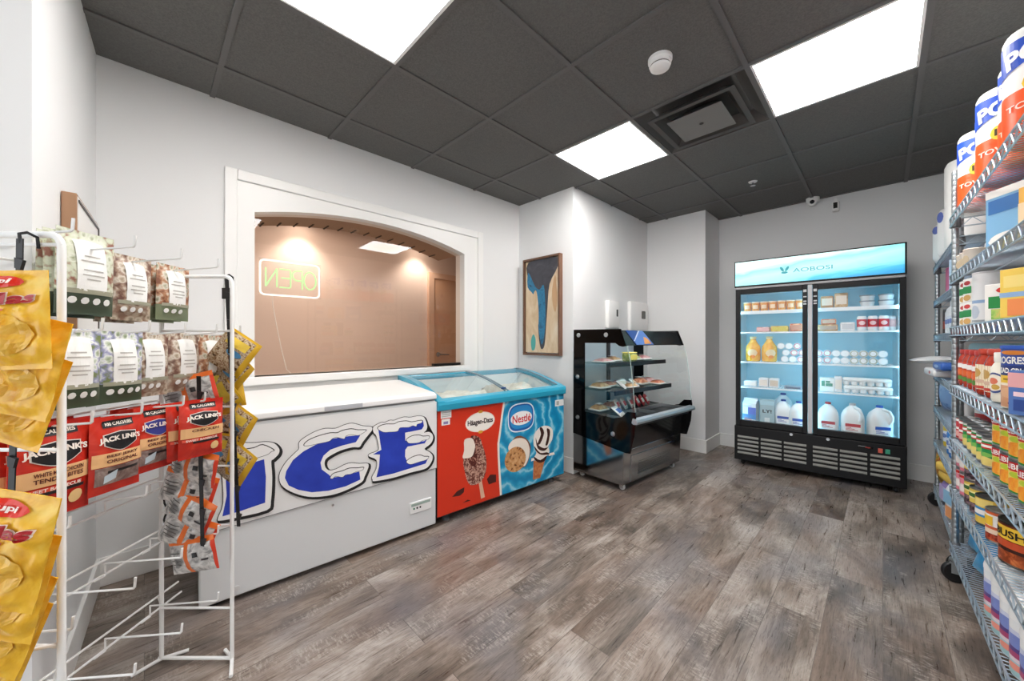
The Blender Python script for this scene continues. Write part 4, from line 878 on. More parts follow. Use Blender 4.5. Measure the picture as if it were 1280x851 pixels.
cuprow([0.335, 0.393, 0.452], 1.1195, 'wwr', 'in the top row of the left fridge door cups'); cuprow([0.372, 0.43, 0.488], 1.0605, 'wrr', 'in the middle row of the left fridge door cups'); cuprow([0.362, 0.42, 0.478], 1.0015, 'wwr', 'in the bottom row of the left fridge door cups')
cuprow([0.60+0.0565*k for k in range(8)], 1.0605, 'rrwwgggw', 'in the upper row behind the right fridge door'); cuprow([0.60+0.0565*k for k in range(8)], 1.0015, 'rrwwgggw', 'in the lower row behind the right fridge door')
for (w, h, x, m, m2, lab) in ((0.10, 0.05, 0.10, WBG, LBL, 'white wrapped pack on the fourth shelf by the left fridge wall'), (0.075, 0.085, 0.205, WBG, M('e7ddd2', 0.5), 'upright white bag on the fourth shelf of the left fridge door, left of two'), (0.075, 0.085, 0.285, WBG, M('d8c9b6', 0.5), 'upright white bag on the fourth shelf of the left fridge door, right of two'), (0.13, 0.025, 0.425, M('8f9fb0', 0.4), M('4a5a70', 0.4), 'flat grey pack on the fourth shelf by the centre strip')):
    o = flat('wrapped_pack', w, 0.10, h, m, m2); tag(o, lab, 'pack', 'packs on the fourth shelf of the left door'); fput(o, x, 0.14, 0.736)
def carton(m, side, txt, w=0.112, h=0.235, extra=None):
    def f():
        o = thing('drink_carton', 'x', 'carton'); b = B(); hw, hd_ = w/2, 0.048; hs = h*0.80
        b.box(-hw, hw, -hd_, hd_, 0, hs, m); b.build('carton_body', o, bevel=0.003)
        b = B(); A = [(-hw, -hd_, hs), (hw, -hd_, hs), (hw, hd_, hs), (-hw, hd_, hs)]; R = [(-hw, 0, h*0.94), (hw, 0, h*0.94)]
        b.poly([A[0], A[1], R[1], R[0]], m); b.poly([A[2], A[3], R[0], R[1]], m); b.poly([A[1], A[2], R[1]], side); b.poly([A[3], A[0], R[0]], side); b.box(-hw, hw, -0.003, 0.003, h*0.93, h, m); b.build('gable_top', o, flat=True)
        b = B()
        if txt: text(b, txt, 0.0, h*0.55, w*0.62, h*0.13, M('2a3338', 0.4), eps=hd_+0.001, bold=0.03)
        for (x0, x1, z0, z1, mm) in extra or (): b.box(x0, x1, -hd_-0.0008, -hd_+0.0005, z0, z1, mm)
        b.build('print', o, flat=True); return o
    return f
o = FP(carton(M('e6eff5', 0.35), M('cfe0ea', 0.35), None, extra=[(-0.056, 0.056, 0.04, 0.085, M('5c93cf', 0.4)), (-0.01, 0.056, 0.085, 0.15, M('6a7fd0', 0.4)), (-0.04, 0.02, 0.02, 0.055, M('d9a9a0', 0.4)), (-0.045, 0.02, 0.15, 0.17, M('cfd6f0', 0.4))])).at(0.10, 0.14, 0.386, 'blue and white milk carton on the fridge floor, far left', rz=-0.15)
o = FP(carton(M('a9c5cd', 0.35), M('8fb0ba', 0.35), 'LY!', extra=[(-0.02, 0.02, 0.03, 0.07, M('e3ecee', 0.4)), (-0.02, 0.02, 0.006, 0.022, M('4b5a60', 0.4))])).at(0.229, 0.14, 0.386, 'grey-blue carton with dark lettering on the fridge floor', rz=0.1)
def jug(capc, labc, handle=1):
    def f():
        o = thing('milk_jug', 'x', 'jug'); MK = M('eef6f9', 0.35); b = B(); w = 0.072
        sec = [(0.90, 0.0), (1.0, 0.012), (1.0, 0.14), (0.97, 0.165), (0.80, 0.20), (0.52, 0.228), (0.28, 0.243), (0.24, 0.25)]; rings = []
        for k, z in sec:
            ring = []
            for i in range(24):
                a = 2*pi*i/24; q = 1/((abs(math.cos(a))**4+abs(math.sin(a))**4)**0.25) if k > 0.6 else 1.0; ring.append(b.vert((math.cos(a)*q*w*k, math.sin(a)*q*w*k*0.85, z)))
            rings.append(ring)
        for p, q in zip(rings, rings[1:]):
            for i in range(24): b.face((p[i], p[(i+1) % 24], q[(i+1) % 24], q[i]), MK, True)
        b.face(rings[0][::-1], MK); b.face(rings[-1], MK); b.build('jug_body', o)
        B().lathe([(0.021, 0.247), (0.021, 0.262), (0.018, 0.264)], M(capc, 0.4), 18).build('cap', o)
        if handle: B().tube([(0.012*handle, -0.03, 0.236), (0.040*handle, -0.060, 0.222), (0.052*handle, -0.068, 0.185), (0.050*handle, -0.066, 0.150), (0.042*handle, -0.056, 0.125)], 0.011, MK, 10).build('handle', o)
        b = B(); e = lambda x, z: -w*0.85
        b.patch(-0.048, 0.048, 0.045, 0.105, e, M('f6f8f9', 0.4), n=1); b.patch(-0.046, 0.046, 0.078, 0.103, e, M(labc, 0.4), n=1, eps=0.0014)
        for k in range(3): b.patch(-0.042, 0.03-0.02*k, 0.05+0.009*k, 0.054+0.009*k, e, M(labc, 0.4), n=1, eps=0.0014)
        b.build('label', o); return o
    return f
FP(jug('27479a', '2f57b0', 0)).at(0.350, 0.17, 0.386, 'milk jug with blue label beside the grey-blue carton', sc=0.92)
FP(jug('27479a', '2f57b0', 0)).at(0.463, 0.13, 0.386, 'milk jug with blue label by the fridge centre strip', sc=0.92)
FP(jug('27479a', '2f57b0', 0)).at(0.335, 0.36, 0.386, 'blue-capped milk jug in the second row behind the left door', sc=1.06)
FP(jug('b8323a', 'b8404a', 0)).at(0.662, 0.145, 0.386, 'red-capped milk jug on the right fridge floor, left of three', sc=0.97)
FP(jug('c9ccd0', 'c23a45', 1)).at(0.816, 0.125, 0.386, 'milk jug with red label, middle of three on the right fridge floor')
FP(jug('2b5cb8', '2b5cb8', 1)).at(0.975, 0.125, 0.386, 'milk jug with blue label on the right fridge floor, right of three', rz=0.25)
for k, x in enumerate((0.655, 0.745)):  # added boxes take the place of a light reflection on the door glass
    o = flat('food_box', 0.085, 0.12, 0.10+0.02*k, BRD if k else M('b98a5e', 0.5), M('e9dccb', 0.5)); tag(o, ['brown box on the top shelf of the right fridge door, by the centre strip', 'taller brown box on the top shelf of the right fridge door'][k], 'box', 'brown boxes on the top fridge shelf'); fput(o, x, 0.15, 1.448)
def gtub():
    o = thing('cream_tub', 'x', 'tub'); B().lathe([(0.038, 0), (0.046, 0.038)], M('dfe5e8', 0.4), 18).build('tub_body', o); B().lathe([(0.048, 0.036), (0.048, 0.044), (0.044, 0.046)], M('8d99a0', 0.35), 18).build('lid', o); return o
P = FP(gtub)
for x, t1 in ((0.905, 'left'), (1.015, 'right')):
    P.at(x, 0.14, 1.448, f'grey-lidded tub, lower of the {t1} stack on the top right fridge shelf', 'grey lidded tubs'); P.at(x, 0.14, 1.4945, f'grey-lidded tub, upper of the {t1} stack on the top right fridge shelf', 'grey lidded tubs')
for (w, h, x, z, m, m2, lab) in ((0.13, 0.055, 0.66, 1.251, BRD, M('b9aa98', 0.5), 'meat pack at the left of the second right fridge shelf'), (0.10, 0.045, 0.665, 1.307, SAL, M('c9b8a5', 0.5), 'small meat pack stacked on another on the second right fridge shelf'), (0.09, 0.07, 0.785, 1.251, WBG, M('cdd3d8', 0.5), 'white and grey pack beside the red cans in the fridge')):
    o = flat('deli_pack', w, 0.12, h, m, m2); tag(o, lab, 'pack', 'deli packs in the right fridge door'); fput(o, x, 0.14, z)
def redcan(c):
    def f():
        o = thing('drink_can', 'x', 'can'); b = B(); WH = M('f2f4f5', 0.35); RD = M(c, 0.35)
        b.lathe([(0.027, 0, WH), (0.031, 0.008, WH), (0.031, 0.03, RD), (0.031, 0.092, WH), (0.031, 0.104, WH), (0.024, 0.118)], WH, 18); b.build('can_body', o)
        b = B(); b.patch(-0.02, 0.02, 0.045, 0.078, cyl(0.0312), M('f2cfd0', 0.4), 'ellipse'); b.build('logo', o); return o
    return f
P = FP(redcan('cf2f3c'))
for k, x in enumerate((0.872, 0.936, 1.0)): P.at(x, 0.13, 1.251, ['red can with white lid in the fridge, left of three', 'red can with white lid in the fridge, middle of three', 'red can with white lid in the fridge, right of three'][k], 'red cans in the fridge')
FP(redcan('e7c3c6')).at(1.046, 0.20, 1.251, 'pale pink can beside the red cans in the fridge')
def butter():
    o = thing('butter_carton', 'x', 'carton'); B().box(-0.047, 0.047, -0.05, 0.05, 0, 0.115, M('edf3f2', 0.4)).build('carton_body', o, bevel=0.003)
    b = B(); 
    for (x0, x1, z0, z1) in ((-0.036, -0.014, 0.045, 0.09), (-0.008, 0.036, 0.045, 0.07), (-0.008, 0.02, 0.075, 0.09)): b.box(x0, x1, -0.0512, -0.0498, z0, z1, M('3d8f76', 0.4))
    b.build('print', o); return o
FP(butter).at(0.655, 0.15, 0.736, 'white carton with green print on the fourth right fridge shelf')
def eggs():
    o = thing('egg_carton', 'x', 'carton'); b = B(); EG = M('eef4f5', 0.5)
    b.rbox(-0.145, 0.145, -0.05, 0.05, 0.03, 0.062, EG, 0.012); b.build('lid', o)
    b = B()
    for k in range(6):
        for yy in (-0.026, 0.026): b.lathe([(0.012, 0.0), (0.020, 0.006), (0.0235, 0.032)], EG, 12, c=(-0.1225+0.049*k, yy))
    b.build('cup_tray', o); return o
P = FP(eggs); P.at(0.905, 0.14, 0.736, 'white egg carton on the fourth right fridge shelf, lower of two', 'egg cartons'); P.at(0.90, 0.145, 0.80, 'white egg carton on the fourth right fridge shelf, upper of two', 'egg cartons')
o = flat('wrapped_pack', 0.05, 0.10, 0.13, WBG, M('e9e4da', 0.5)); tag(o, 'small upright white pack left of the egg cartons in the fridge', 'pack'); fput(o, 0.727, 0.15, 0.736)
# ------------------------------------------------------------------ chrome wire racks along the right wall
WIRE = M('b9cbd9', 0.32, 0.75); POSTM = M('a9b0b4', 0.3, 0.85)
NR0, NRZ = Vector((0.232, 2.80)), -1.5448
FR0, FRZ2 = Vector((0.257, 3.99)), -pi/2
def rack(name, label, o0, rz, L, D, zs, ztop, cname):
    rk = thing(name, label, 'shelf rack', (o0.x, o0.y, 0), rz)
    for z in zs:
        b = B(); zz = z-0.004; dz = 0.040
        for y in (0.0, D):
            b.tube([(0.0, y, zz), (L, y, zz)], 0.0036, WIRE, 6); b.tube([(0.0, y, zz-dz), (L, y, zz-dz)], 0.0036, WIRE, 6)
            n = int(L/0.034); b.tube([(L*i/n, y, zz-(dz if i % 2 else 0)) for i in range(n+1)], 0.0026, WIRE, 5)
        for x in (0.0, L):
            b.tube([(x, 0, zz), (x, D, zz)], 0.0034, WIRE, 6); b.tube([(x, 0, zz-dz), (x, D, zz-dz)], 0.0034, WIRE, 6)
            n = int(D/0.034); b.tube([(x, D*i/n, zz-(dz if i % 2 else 0)) for i in range(n+1)], 0.0024, WIRE, 5)
        n = int(L/0.021)
        for i in range(1, n): b.tube([(L*i/n, 0, zz-0.001), (L*i/n, D, zz-0.001)], 0.0017, WIRE, 4, cap=False)
        for k in (0.25, 0.5, 0.75): b.tube([(0, D*k, zz-0.005), (L, D*k, zz-0.005)], 0.003, WIRE, 5)
        b.build('wire_shelf', rk)
    for x in (0.016, L-0.016):
        for y in (0.016, D-0.016):
            b = B(); pr = [(0.0125, 0.135)]; z = 0.16
            while z < ztop: pr += [(0.0125, z), (0.0116, z+0.002), (0.0125, z+0.004)]; z += 0.0254
            pr += [(0.0125, ztop), (0.009, ztop+0.006)]; b.lathe(pr, POSTM, 14, c=(x, y))
            p = b.build('post', rk)
            cb = B()
            for zz in zs: cb.lathe([(0.0145, zz-0.052), (0.019, zz-0.047), (0.0165, zz+0.0), (0.0135, zz+0.004)], M('5d6165', 0.4), 12, c=(x, y))
            cb.build('shelf_collar', p)
            b = B(); b.lathe([(0.013, 0.098), (0.020, 0.104), (0.020, 0.112), (0.009, 0.118), (0.009, 0.14)], POSTM, 14, c=(x, y))
            b.box(x-0.017, x-0.012, y-0.02, y+0.02, 0.045, 0.10, POSTM); b.box(x+0.012, x+0.017, y-0.02, y+0.02, 0.045, 0.10, POSTM); cs = b.build('caster', rk)
            q = B(); q.lathe([(0.046, -0.011), (0.05, -0.006), (0.05, 0.006), (0.046, 0.011)], M('17181a', 0.55), 22); wq = q.build('wheel', cs, (x, y, 0.05)); wq.rotation_euler = (0, pi/2, 0.35)
    return rk
ZN = [1.766, 1.488, 1.237, 0.959, 0.700, 0.460, 0.190]
ZF = [1.690, 1.450, 1.213, 0.942, 0.711, 0.476, 0.150]
rack('wire_rack', 'chrome wire shelf rack nearest the camera on the right, paper towels on top', NR0, NRZ, 1.22, 0.46, ZN, 1.985, 'near')
rack('wire_rack', 'chrome wire shelf rack beside the fridge, white paper packs on top', FR0, FRZ2, 1.12, 0.46, ZF, 1.80, 'far')
def nput(o, x, y, z, rz=0.0, rx=0.0):
    c, s_ = math.cos(NRZ), math.sin(NRZ); o.location = (NR0.x+x*c-y*s_, NR0.y+x*s_+y*c, z); o.rotation_euler = (rx, 0, NRZ+rz); return o
def gput(o, x, y, z, rz=0.0, rx=0.0):
    o.location = (FR0.x+y, FR0.y-x, z); o.rotation_euler = (rx, 0, FRZ2+rz); return o
class RP(Proto):
    def n(s, x, y, z, label, group=None, rz=0.45, rx=0.0): return nput(s.put((0, 0, 0), 0, label, group), x, y, z, rz, rx)
    def f(s, x, y, z, label, group=None, rz=0.45, rx=0.0): return gput(s.put((0, 0, 0), 0, label, group), x, y, z, rz, rx)
TIN = M('a8abad', 0.3, 0.9)
def can(r, h, base, bands=(), patches=(), txt=(), name='food_can', cat='can', top=TIN):
    """tin with rims, a printed sleeve with colour bands, printed shapes and lettering"""
    def f():
        o = thing(name, 'x', cat)
        b = B(); b.lathe([(r*0.97, 0.0), (r*1.01, 0.002), (r*1.01, 0.005), (r*0.98, 0.007), (r*0.98, h-0.007), (r*1.01, h-0.005), (r*1.01, h-0.001), (r*0.96, h), (r*0.93, h-0.005), (r*0.4, h-0.004), (r*0.38, h-0.005)], top, 22); b.build('tin', o)
        b = B(); zz = sorted({0.008, h-0.008}|{q for (a, c, m) in bands for q in (a*h, c*h) if 0.008 < q < h-0.008}); prof = []
        for a, c in zip(zz, zz[1:]):
            m = base
            for (p, q, mm) in bands:
                if p*h <= a+1e-6 and q*h >= c-1e-6: m = mm
            prof.append((r, a, m))
        prof.append((r, zz[-1])); b.lathe(prof, base, 26, cap=False); lb = b.build('label', o)
        if patches or txt:
            b = B()
            for i, (x0, x1, z0, z1, m, sh) in enumerate(patches): b.patch(x0*r, x1*r, z0*h, z1*h, cyl(r), m, sh, n=8, eps=0.0009+0.0003*i)
            for (body, cx, cz, w, hh, m) in txt: text(b, body, cx*r, cz*h, w*r, hh*h, m, surf=lambda x, z: -math.sqrt(max(1e-6, r*r-x*x)), eps=0.0022, bold=0.02)
            b.build('print', lb, flat=True)
        return o
    return f
def box_item(w, d, h, m, prints=(), txt=(), name='food_box', cat='box', side=None):
    """carton box with printed panels on its front and near end"""
    def f():
        o = thing(name, 'x', cat); b = B(); b.box(-w/2, w/2, -d/2, d/2, 0, h, m); b.build('carton_body', o, bevel=0.0015)
        b = B()
        for i, (x0, x1, z0, z1, mm, sh) in enumerate(prints): b.patch(x0*w/2, x1*w/2, z0*h, z1*h, lambda x, z: -d/2, mm, sh, n=14 if sh != 'rect' else 1, eps=0.0008+0.0003*i)
        for (body, cx, cz, tw, hh, mm) in txt: text(b, body, cx*w/2, cz*h, tw*w/2, hh*h, mm, surf=lambda x, z: -d/2, eps=0.0024, bold=0.02)
        if prints or txt: b.build('print', o, flat=True)
        if side:
            b = B(); b.poly([(w/2+0.0008, -d/2+0.002, 0.002), (w/2+0.0008, d/2-0.002, 0.002), (w/2+0.0008, d/2-0.002, h-0.002), (w/2+0.0008, -d/2+0.002, h-0.002)], side[0])
            for (y0, y1, z0, z1, mm) in side[1]: b.poly([(w/2+0.0014, y0*d/2, z0*h), (w/2+0.0014, y1*d/2, z0*h), (w/2+0.0014, y1*d/2, z1*h), (w/2+0.0014, y0*d/2, z1*h)], mm)
            b.build('end_print', o, flat=True)
        return o
    return f
OW = M('f3f2ee', 0.4); RD = M('c92a2a', 0.4); GN = M('1f8a45', 0.4); YL = M('f0c53a', 0.4); OR = M('f0892a', 0.4); BL = M('2c4fae', 0.4); DKB = M('3a2a3a', 0.4); PK = M('dd7f92', 0.4); CR = M('f0e3cb', 0.45); LB_ = M('7fb6dc', 0.4)
# --- paper towels
def towel():
    o = thing('paper_towel_roll', 'x', 'paper towels'); r, h = 0.085, 0.345; SM = M('f1f1ee', 0.35); OG = M('ee5c22', 0.35); BU = M('2d55c4', 0.35)
    b = B(); b.lathe([(r*0.85, 0.0, OG), (r, 0.012, OG), (r*1.01, h*0.40, OG), (r, h*0.44, SM), (r, h*0.93, SM), (r*0.93, h*0.975, SM), (r*0.7, h), (r*0.25, h), (r*0.22, h-0.012)], SM, 30); b.build('wrapper', o)
    b = B(); sf = lambda x, z: -math.sqrt(max(1e-6, (r*1.012)**2-x*x))
    b.patch(-r*0.97, r*0.97, h*0.60, h*0.90, sf, BU, shape=lambda t, a, c: (a+(c-a)*0.55*t, c-0.008*math.sin(pi*t)), n=18)
    b.patch(-r*0.75, r*0.9, h*0.38, h*0.47, sf, OG, shape=lambda t, a, c: (a, a+(c-a)*t**1.5+0.001), n=14)
    b.patch(-r*0.35, r*0.35, h*0.40, h*0.56, sf, M('f2cf3c', 0.4), 'ellipse', n=14, eps=0.0014)
    text(b, 'POM', 0.0, h*0.745, r*1.55, h*0.155, M('fbfbfb', 0.4), surf=sf, eps=0.003, bold=0.04, rot=0.12); text(b, '10', 0.0, h*0.485, r*0.42, h*0.075, M('3a2f12', 0.4), surf=sf, eps=0.003, bold=0.03); text(b, 'TOWELS', 0.0, h*0.30, r*1.5, h*0.055, M('fbe6da', 0.4), surf=sf, eps=0.003, bold=0.02)
    b.build('print', o, flat=True); return o
P = RP(towel); z = 1.768
names = ['farthest along', 'second from the far post', 'third from the far post', 'nearest the camera']
for k, Y in enumerate((2.68, 2.29, 1.91, 1.66)): P.n(2.80-Y, 0.095, z, f'orange and blue paper towel roll at the rack top front, {names[k]}', 'paper towel rolls on the rack top', rz=1.15)
for k, Y in enumerate((2.47, 2.10)): P.n(2.80-Y, 0.118, z, f'orange and blue paper towel roll set back between the front rolls, {["farther", "nearer"][k]} one', 'paper towel rolls on the rack top', rz=1.0)
for k, Y in enumerate((2.70, 2.50, 2.29, 2.08, 1.87, 1.68)): P.n(2.80-Y, 0.29, z, f'paper towel roll in the back row on the rack top, number {["one", "two", "three", "four", "five", "six"][k]} from far', 'paper towel rolls on the rack top', rz=0.9)
# --- second shelf: plates, cups and boxes
z = ZN[1]+0.001
def plates():
    o = thing('plate_stack', 'x', 'plates'); b = B(); pr = [(0.085, 0.0)]
    for k in range(14): pr += [(0.112, 0.002+0.0055*k), (0.108, 0.005+0.0055*k)]
    b.lathe(pr+[(0.09, 0.078)], M('d9c8ac', 0.6), 26); b.build('plate', o); return o
o = RP(plates).n(0.14, 0.17, z, 'stack of beige paper plates at the far end of the second shelf')
def sleeve():
    o = thing('cup_sleeve', 'x', 'cups'); b = B(); pr = []
    for k in range(12): pr += [(0.030, 0.02*k), (0.037, 0.02*k+0.015), (0.038, 0.02*k+0.018)]
    b.lathe(pr, M('e8ecef', 0.4), 18, axis='y'); q = b.build('cup', o); B().lathe([(0.040, -0.008), (0.041, 0.02), (0.041, 0.245), (0.036, 0.262)], CLR, 18, axis='y').build('plastic_sleeve', o); return o
P = RP(sleeve)
P.n(0.255, 0.14, z+0.118, 'clear sleeve of white cups lying on the beige plates, nearer one', 'sleeves of white cups', rz=pi/2); P.n(0.255, 0.22, z+0.118, 'clear sleeve of white cups lying on the beige plates, one behind', 'sleeves of white cups', rz=pi/2)
def scup():
    o = thing('paper_cup', 'x', 'cup'); b = B(); b.lathe([(0.024, 0), (0.032, 0.078), (0.034, 0.080), (0.031, 0.083), (0.022, 0.01)], M('efe6d8', 0.5), 18); b.build('cup_body', o); b = B(); b.patch(-0.016, 0.016, 0.02, 0.055, lambda x, z: -0.0255-0.1*z*0.0-0.0035*(z/0.03)*0.5, M('b9a98e', 0.5), 'ellipse'); b.build('print', o); return o
P = RP(scup)
for k, (x, y) in enumerate(((0.055, 0.045), (0.135, 0.045), (0.225, 0.045))): P.n(x, y, z, f'cream paper cup in front of the plate stack, {["far", "middle", "near"][k]} one of three', 'cream paper cups')
RP(box_item(0.20, 0.06, 0.225, M('7db4dc', 0.4), [(-1, 1, 0.88, 1.0, OW, 'rect'), (-0.9, 0.9, 0.62, 0.84, M('2d6fb4', 0.4), 'rect'), (-0.9, 0.5, 0.05, 0.3, OW, 'ellipse')], (), side=(M('5fa2d2', 0.4), [(-1, 1, 0.88, 1.0, OW), (-0.7, 0.7, 0.62, 0.84, M('2d6fb4', 0.4)), (-0.6, 0.6, 0.1, 0.35, OW)]))).n(0.66, 0.10, z, 'blue and white box standing on the second shelf of the near rack', rz=0.55)
RP(box_item(0.20, 0.07, 0.165, M('efb64a', 0.4), [(-1, 0.1, 0.0, 0.7, M('f3d9b0', 0.4), 'rect'), (-0.8, -0.2, 0.1, 0.4, M('b9cf8a', 0.4), 'ellipse')], side=(M('f0b13d', 0.4), [(-0.6, 0.6, 0.3, 0.8, M('f6d9a0', 0.4))]))).n(0.90, 0.13, z, 'yellow box standing beside the blue box on the second shelf', rz=0.5)
RP(box_item(0.12, 0.08, 0.215, M('f0ede8', 0.4), [(-1, 1, 0.55, 0.8, M('d9644f', 0.4), 'rect'), (-1, 1, 0.25, 0.5, M('6f5ab0', 0.4), 'rect')], side=(M('eeeae5', 0.4), [(-1, 1, 0.55, 0.8, M('d9644f', 0.4)), (-1, 1, 0.25, 0.5, M('6f5ab0', 0.4))]))).n(1.13, 0.10, z, 'white box with red and purple bands near the camera on the second shelf', rz=0.4)
# --- third shelf
z = ZN[2]+0.001
P = RP(box_item(0.070, 0.05, 0.104, OW, [(-0.9, 0.9, 0.36, 0.66, GN, 'rect'), (-0.7, 0.7, 0.72, 0.9, RD, 'ellipse'), (-0.8, 0.8, 0.05, 0.3, M('d7a75a', 0.4), 'ellipse')], side=(OW, [(-0.9, 0.9, 0.38, 0.7, M('9fb45a', 0.4)), (-0.8, 0.8, 0.72, 0.95, M('c95548', 0.4)), (-0.8, 0.8, 0.1, 0.3, M('8fb56a', 0.4))]), name='small_carton', cat='carton'))
for k, x in enumerate((0.09, 0.18)):
    for t_ in (0, 1): P.n(x, 0.055, z+0.105*t_, f'small green and red carton on the third shelf, {["far", "near"][k]} {["bottom", "top"][t_]} of four', 'small cartons', rz=0.25)
RP(can(0.045, 0.215, M('dfe1e2', 0.4), [(0.0, 0.08, M('9aa3a8', 0.4)), (0.40, 0.46, M('8aa7c9', 0.4))], [(-0.4, 0.4, 0.1, 0.36, M('b8c4d2', 0.4), 'ellipse')], name='tall_canister', cat='canister', top=M('d5d7d8', 0.35))).n(0.33, 0.07, z, 'tall white canister beside the small cartons on the third shelf')
def cups():
    o = thing('cup_stack', 'x', 'cups'); b = B(); pr = []
    for k in range(11): pr += [(0.040, 0.017*k), (0.046, 0.017*k+0.011), (0.047, 0.017*k+0.014)]
    b.lathe(pr, M('e9ebe9', 0.45), 20); b.build('cup', o); return o
P = RP(cups); P.n(0.46, 0.17, z, 'stack of white cups behind the tall canister on the third shelf', 'white cup stacks'); P.n(0.57, 0.20, z, 'stack of white cups behind the white carton on the third shelf', 'white cup stacks'); P.n(0.27, 0.24, z, 'stack of white cups hidden deepest behind the tall canister', 'white cup stacks')
LEAF = spotty('leaf_print', [(0.4, '6fae4a'), (0.55, 'a9cf6a'), (0.7, 'd9c46a')], 40, 0.4, 3)
P = RP(box_item(0.155, 0.075, 0.128, OW, [(-0.95, 0.95, 0.70, 0.88, OW, 'rect'), (-0.6, 0.5, 0.72, 0.92, RD, 'ellipse'), (-0.85, 0.75, 0.34, 0.66, GN, 'rect'), (-0.75, 0.7, 0.04, 0.32, LEAF, 'rect')], side=(OW, [(-0.8, 0.8, 0.40, 0.62, GN), (-0.6, 0.6, 0.1, 0.3, LEAF), (-0.5, 0.5, 0.72, 0.88, RD)]), name='tea_box'))
P.n(0.72, 0.085, z, 'white carton with green leaf band and red logo on the third shelf', rz=0.75)
RP(box_item(0.19, 0.09, 0.145, M('f2cf5e', 0.4), [(-0.9, 0.9, 0.62, 0.86, M('f6dc84', 0.4), 'rect'), (-1, 1, 0.42, 0.52, M('8fb1d6', 0.4), 'rect'), (-0.8, 0.8, 0.04, 0.38, M('ee8f54', 0.4), 'rect')], [('ES', 0.1, 0.74, 0.9, 0.16, M('4a3d22', 0.4))], side=(M('f2cf5e', 0.4), [(-1, 1, 0.42, 0.52, M('8fb1d6', 0.4)), (-0.8, 0.8, 0.06, 0.38, M('ee8f54', 0.4))]))).n(1.0, 0.09, z, 'yellow and orange box nearest the camera on the third shelf', rz=0.7)
RP(can(0.05, 0.2, M('2a2320', 0.35), [(0.2, 0.45, M('8c2a2a', 0.4))], name='coffee_jar', cat='jar', top=M('3c3430', 0.4))).n(0.98, 0.27, z, 'dark jar with red band behind the yellow box on the third shelf')
RP(can(0.05, 0.2, M('33302c', 0.35), [(0.2, 0.5, M('4c463c', 0.4))], name='coffee_jar', cat='jar', top=M('2a2624', 0.4))).n(0.80, 0.29, z, 'dark jar deep behind the white carton on the third shelf')
# --- fourth shelf: sauce jars and bread crumbs
z = ZN[3]+0.001
SAUCE = spotty('tomato_sauce', [(0.35, '8e2013'), (0.55, 'b5371f'), (0.75, 'cf5a34')], 34, 0.2, 3)
def jar(r, h, lab, prints, lid, txt=()):
    def f():
        o = thing('sauce_jar', 'x', 'jar')
        b = B(); b.lathe([(r*0.9, 0), (r, 0.008), (r, h*0.70), (r*0.9, h*0.80), (r*0.78, h*0.86), (r*0.76, h*0.90)], SAUCE, 24); b.build('jar_body', o)
        B().lathe([(r*0.84, h*0.875), (r*0.86, h*0.885), (r*0.86, h*0.98), (r*0.8, h)], lid, 24).build('lid', o)
        b = B(); b.lathe([(r*1.006, h*0.12), (r*1.006, h*0.66)], lab, 26, cap=False)
        for i, (x0, x1, z0, z1, m, sh) in enumerate(prints): b.patch(x0*r, x1*r, z0*h, z1*h, cyl(r*1.006), m, sh, n=10, eps=0.0009+0.0003*i)
        for (body, cx, cz, w, hh, m) in txt: text(b, body, cx*r, cz*h, w*r, hh*h, m, surf=lambda x, z: -math.sqrt(max(1e-6, (r*1.006)**2-x*x)), eps=0.0022, slant=0.2)
        b.build('label', o, flat=True); return o
    return f
REDL = M('c7402e', 0.4)
P = RP(jar(0.041, 0.168, REDL, [(-0.8, 0.8, 0.50, 0.62, OW, 'rect'), (-0.6, 0.6, 0.30, 0.46, M('e06a32', 0.4), 'ellipse'), (-0.4, 0.4, 0.16, 0.28, M('5a8a3a', 0.4), 'ellipse')], M('b8322a', 0.35)))
for k, x in enumerate((0.06, 0.165, 0.27, 0.375)): P.n(x, 0.06, z, f'red sauce jar on the fourth shelf, {["first", "second", "third", "fourth"][k]} from the far post', 'red sauce jars')
for k, x in enumerate((0.11, 0.22, 0.33)): P.n(x, 0.155, z, f'red sauce jar in the second row of the fourth shelf, {["far", "middle", "near"][k]} one', 'red sauce jars')
P = RP(jar(0.047, 0.178, M('f1e6c8', 0.4), [(-0.75, 0.2, 0.38, 0.58, M('c9a05a', 0.4), 'ellipse'), (-0.9, 0.9, 0.14, 0.20, REDL, 'rect'), (-0.5, 0.6, 0.26, 0.34, M('d8b8a0', 0.4), 'ellipse')], M('c3402c', 0.35)))
P.n(0.485, 0.06, z, 'cream-labelled sauce jar on the fourth shelf beside the red jars', 'cream labelled sauce jars'); P.n(0.595, 0.065, z, 'cream-labelled sauce jar on the fourth shelf, next to the white jar', 'cream labelled sauce jars')
def bigjar():
    o = thing('pickle_jar', 'x', 'jar'); B().lathe([(0.07, 0), (0.078, 0.01), (0.078, 0.15), (0.068, 0.175), (0.066, 0.185)], SAUCE, 26).build('jar_body', o); B().lathe([(0.073, 0.182), (0.075, 0.186), (0.075, 0.212), (0.07, 0.216)], M('e8dcc6', 0.45), 26).build('lid', o); B().lathe([(0.0785, 0.03), (0.0785, 0.13)], M('5d7a52', 0.4), 26, cap=False).build('label', o); return o
P = RP(bigjar); P.n(0.36, 0.26, z, 'big cream-lidded jar at the back of the fourth shelf, far one', 'big jars with cream lids'); P.n(0.55, 0.26, z, 'big cream-lidded jar at the back of the fourth shelf, middle one', 'big jars with cream lids'); P.n(0.98, 0.28, z, 'big cream-lidded jar behind the bread crumb canister', 'big jars with cream lids')
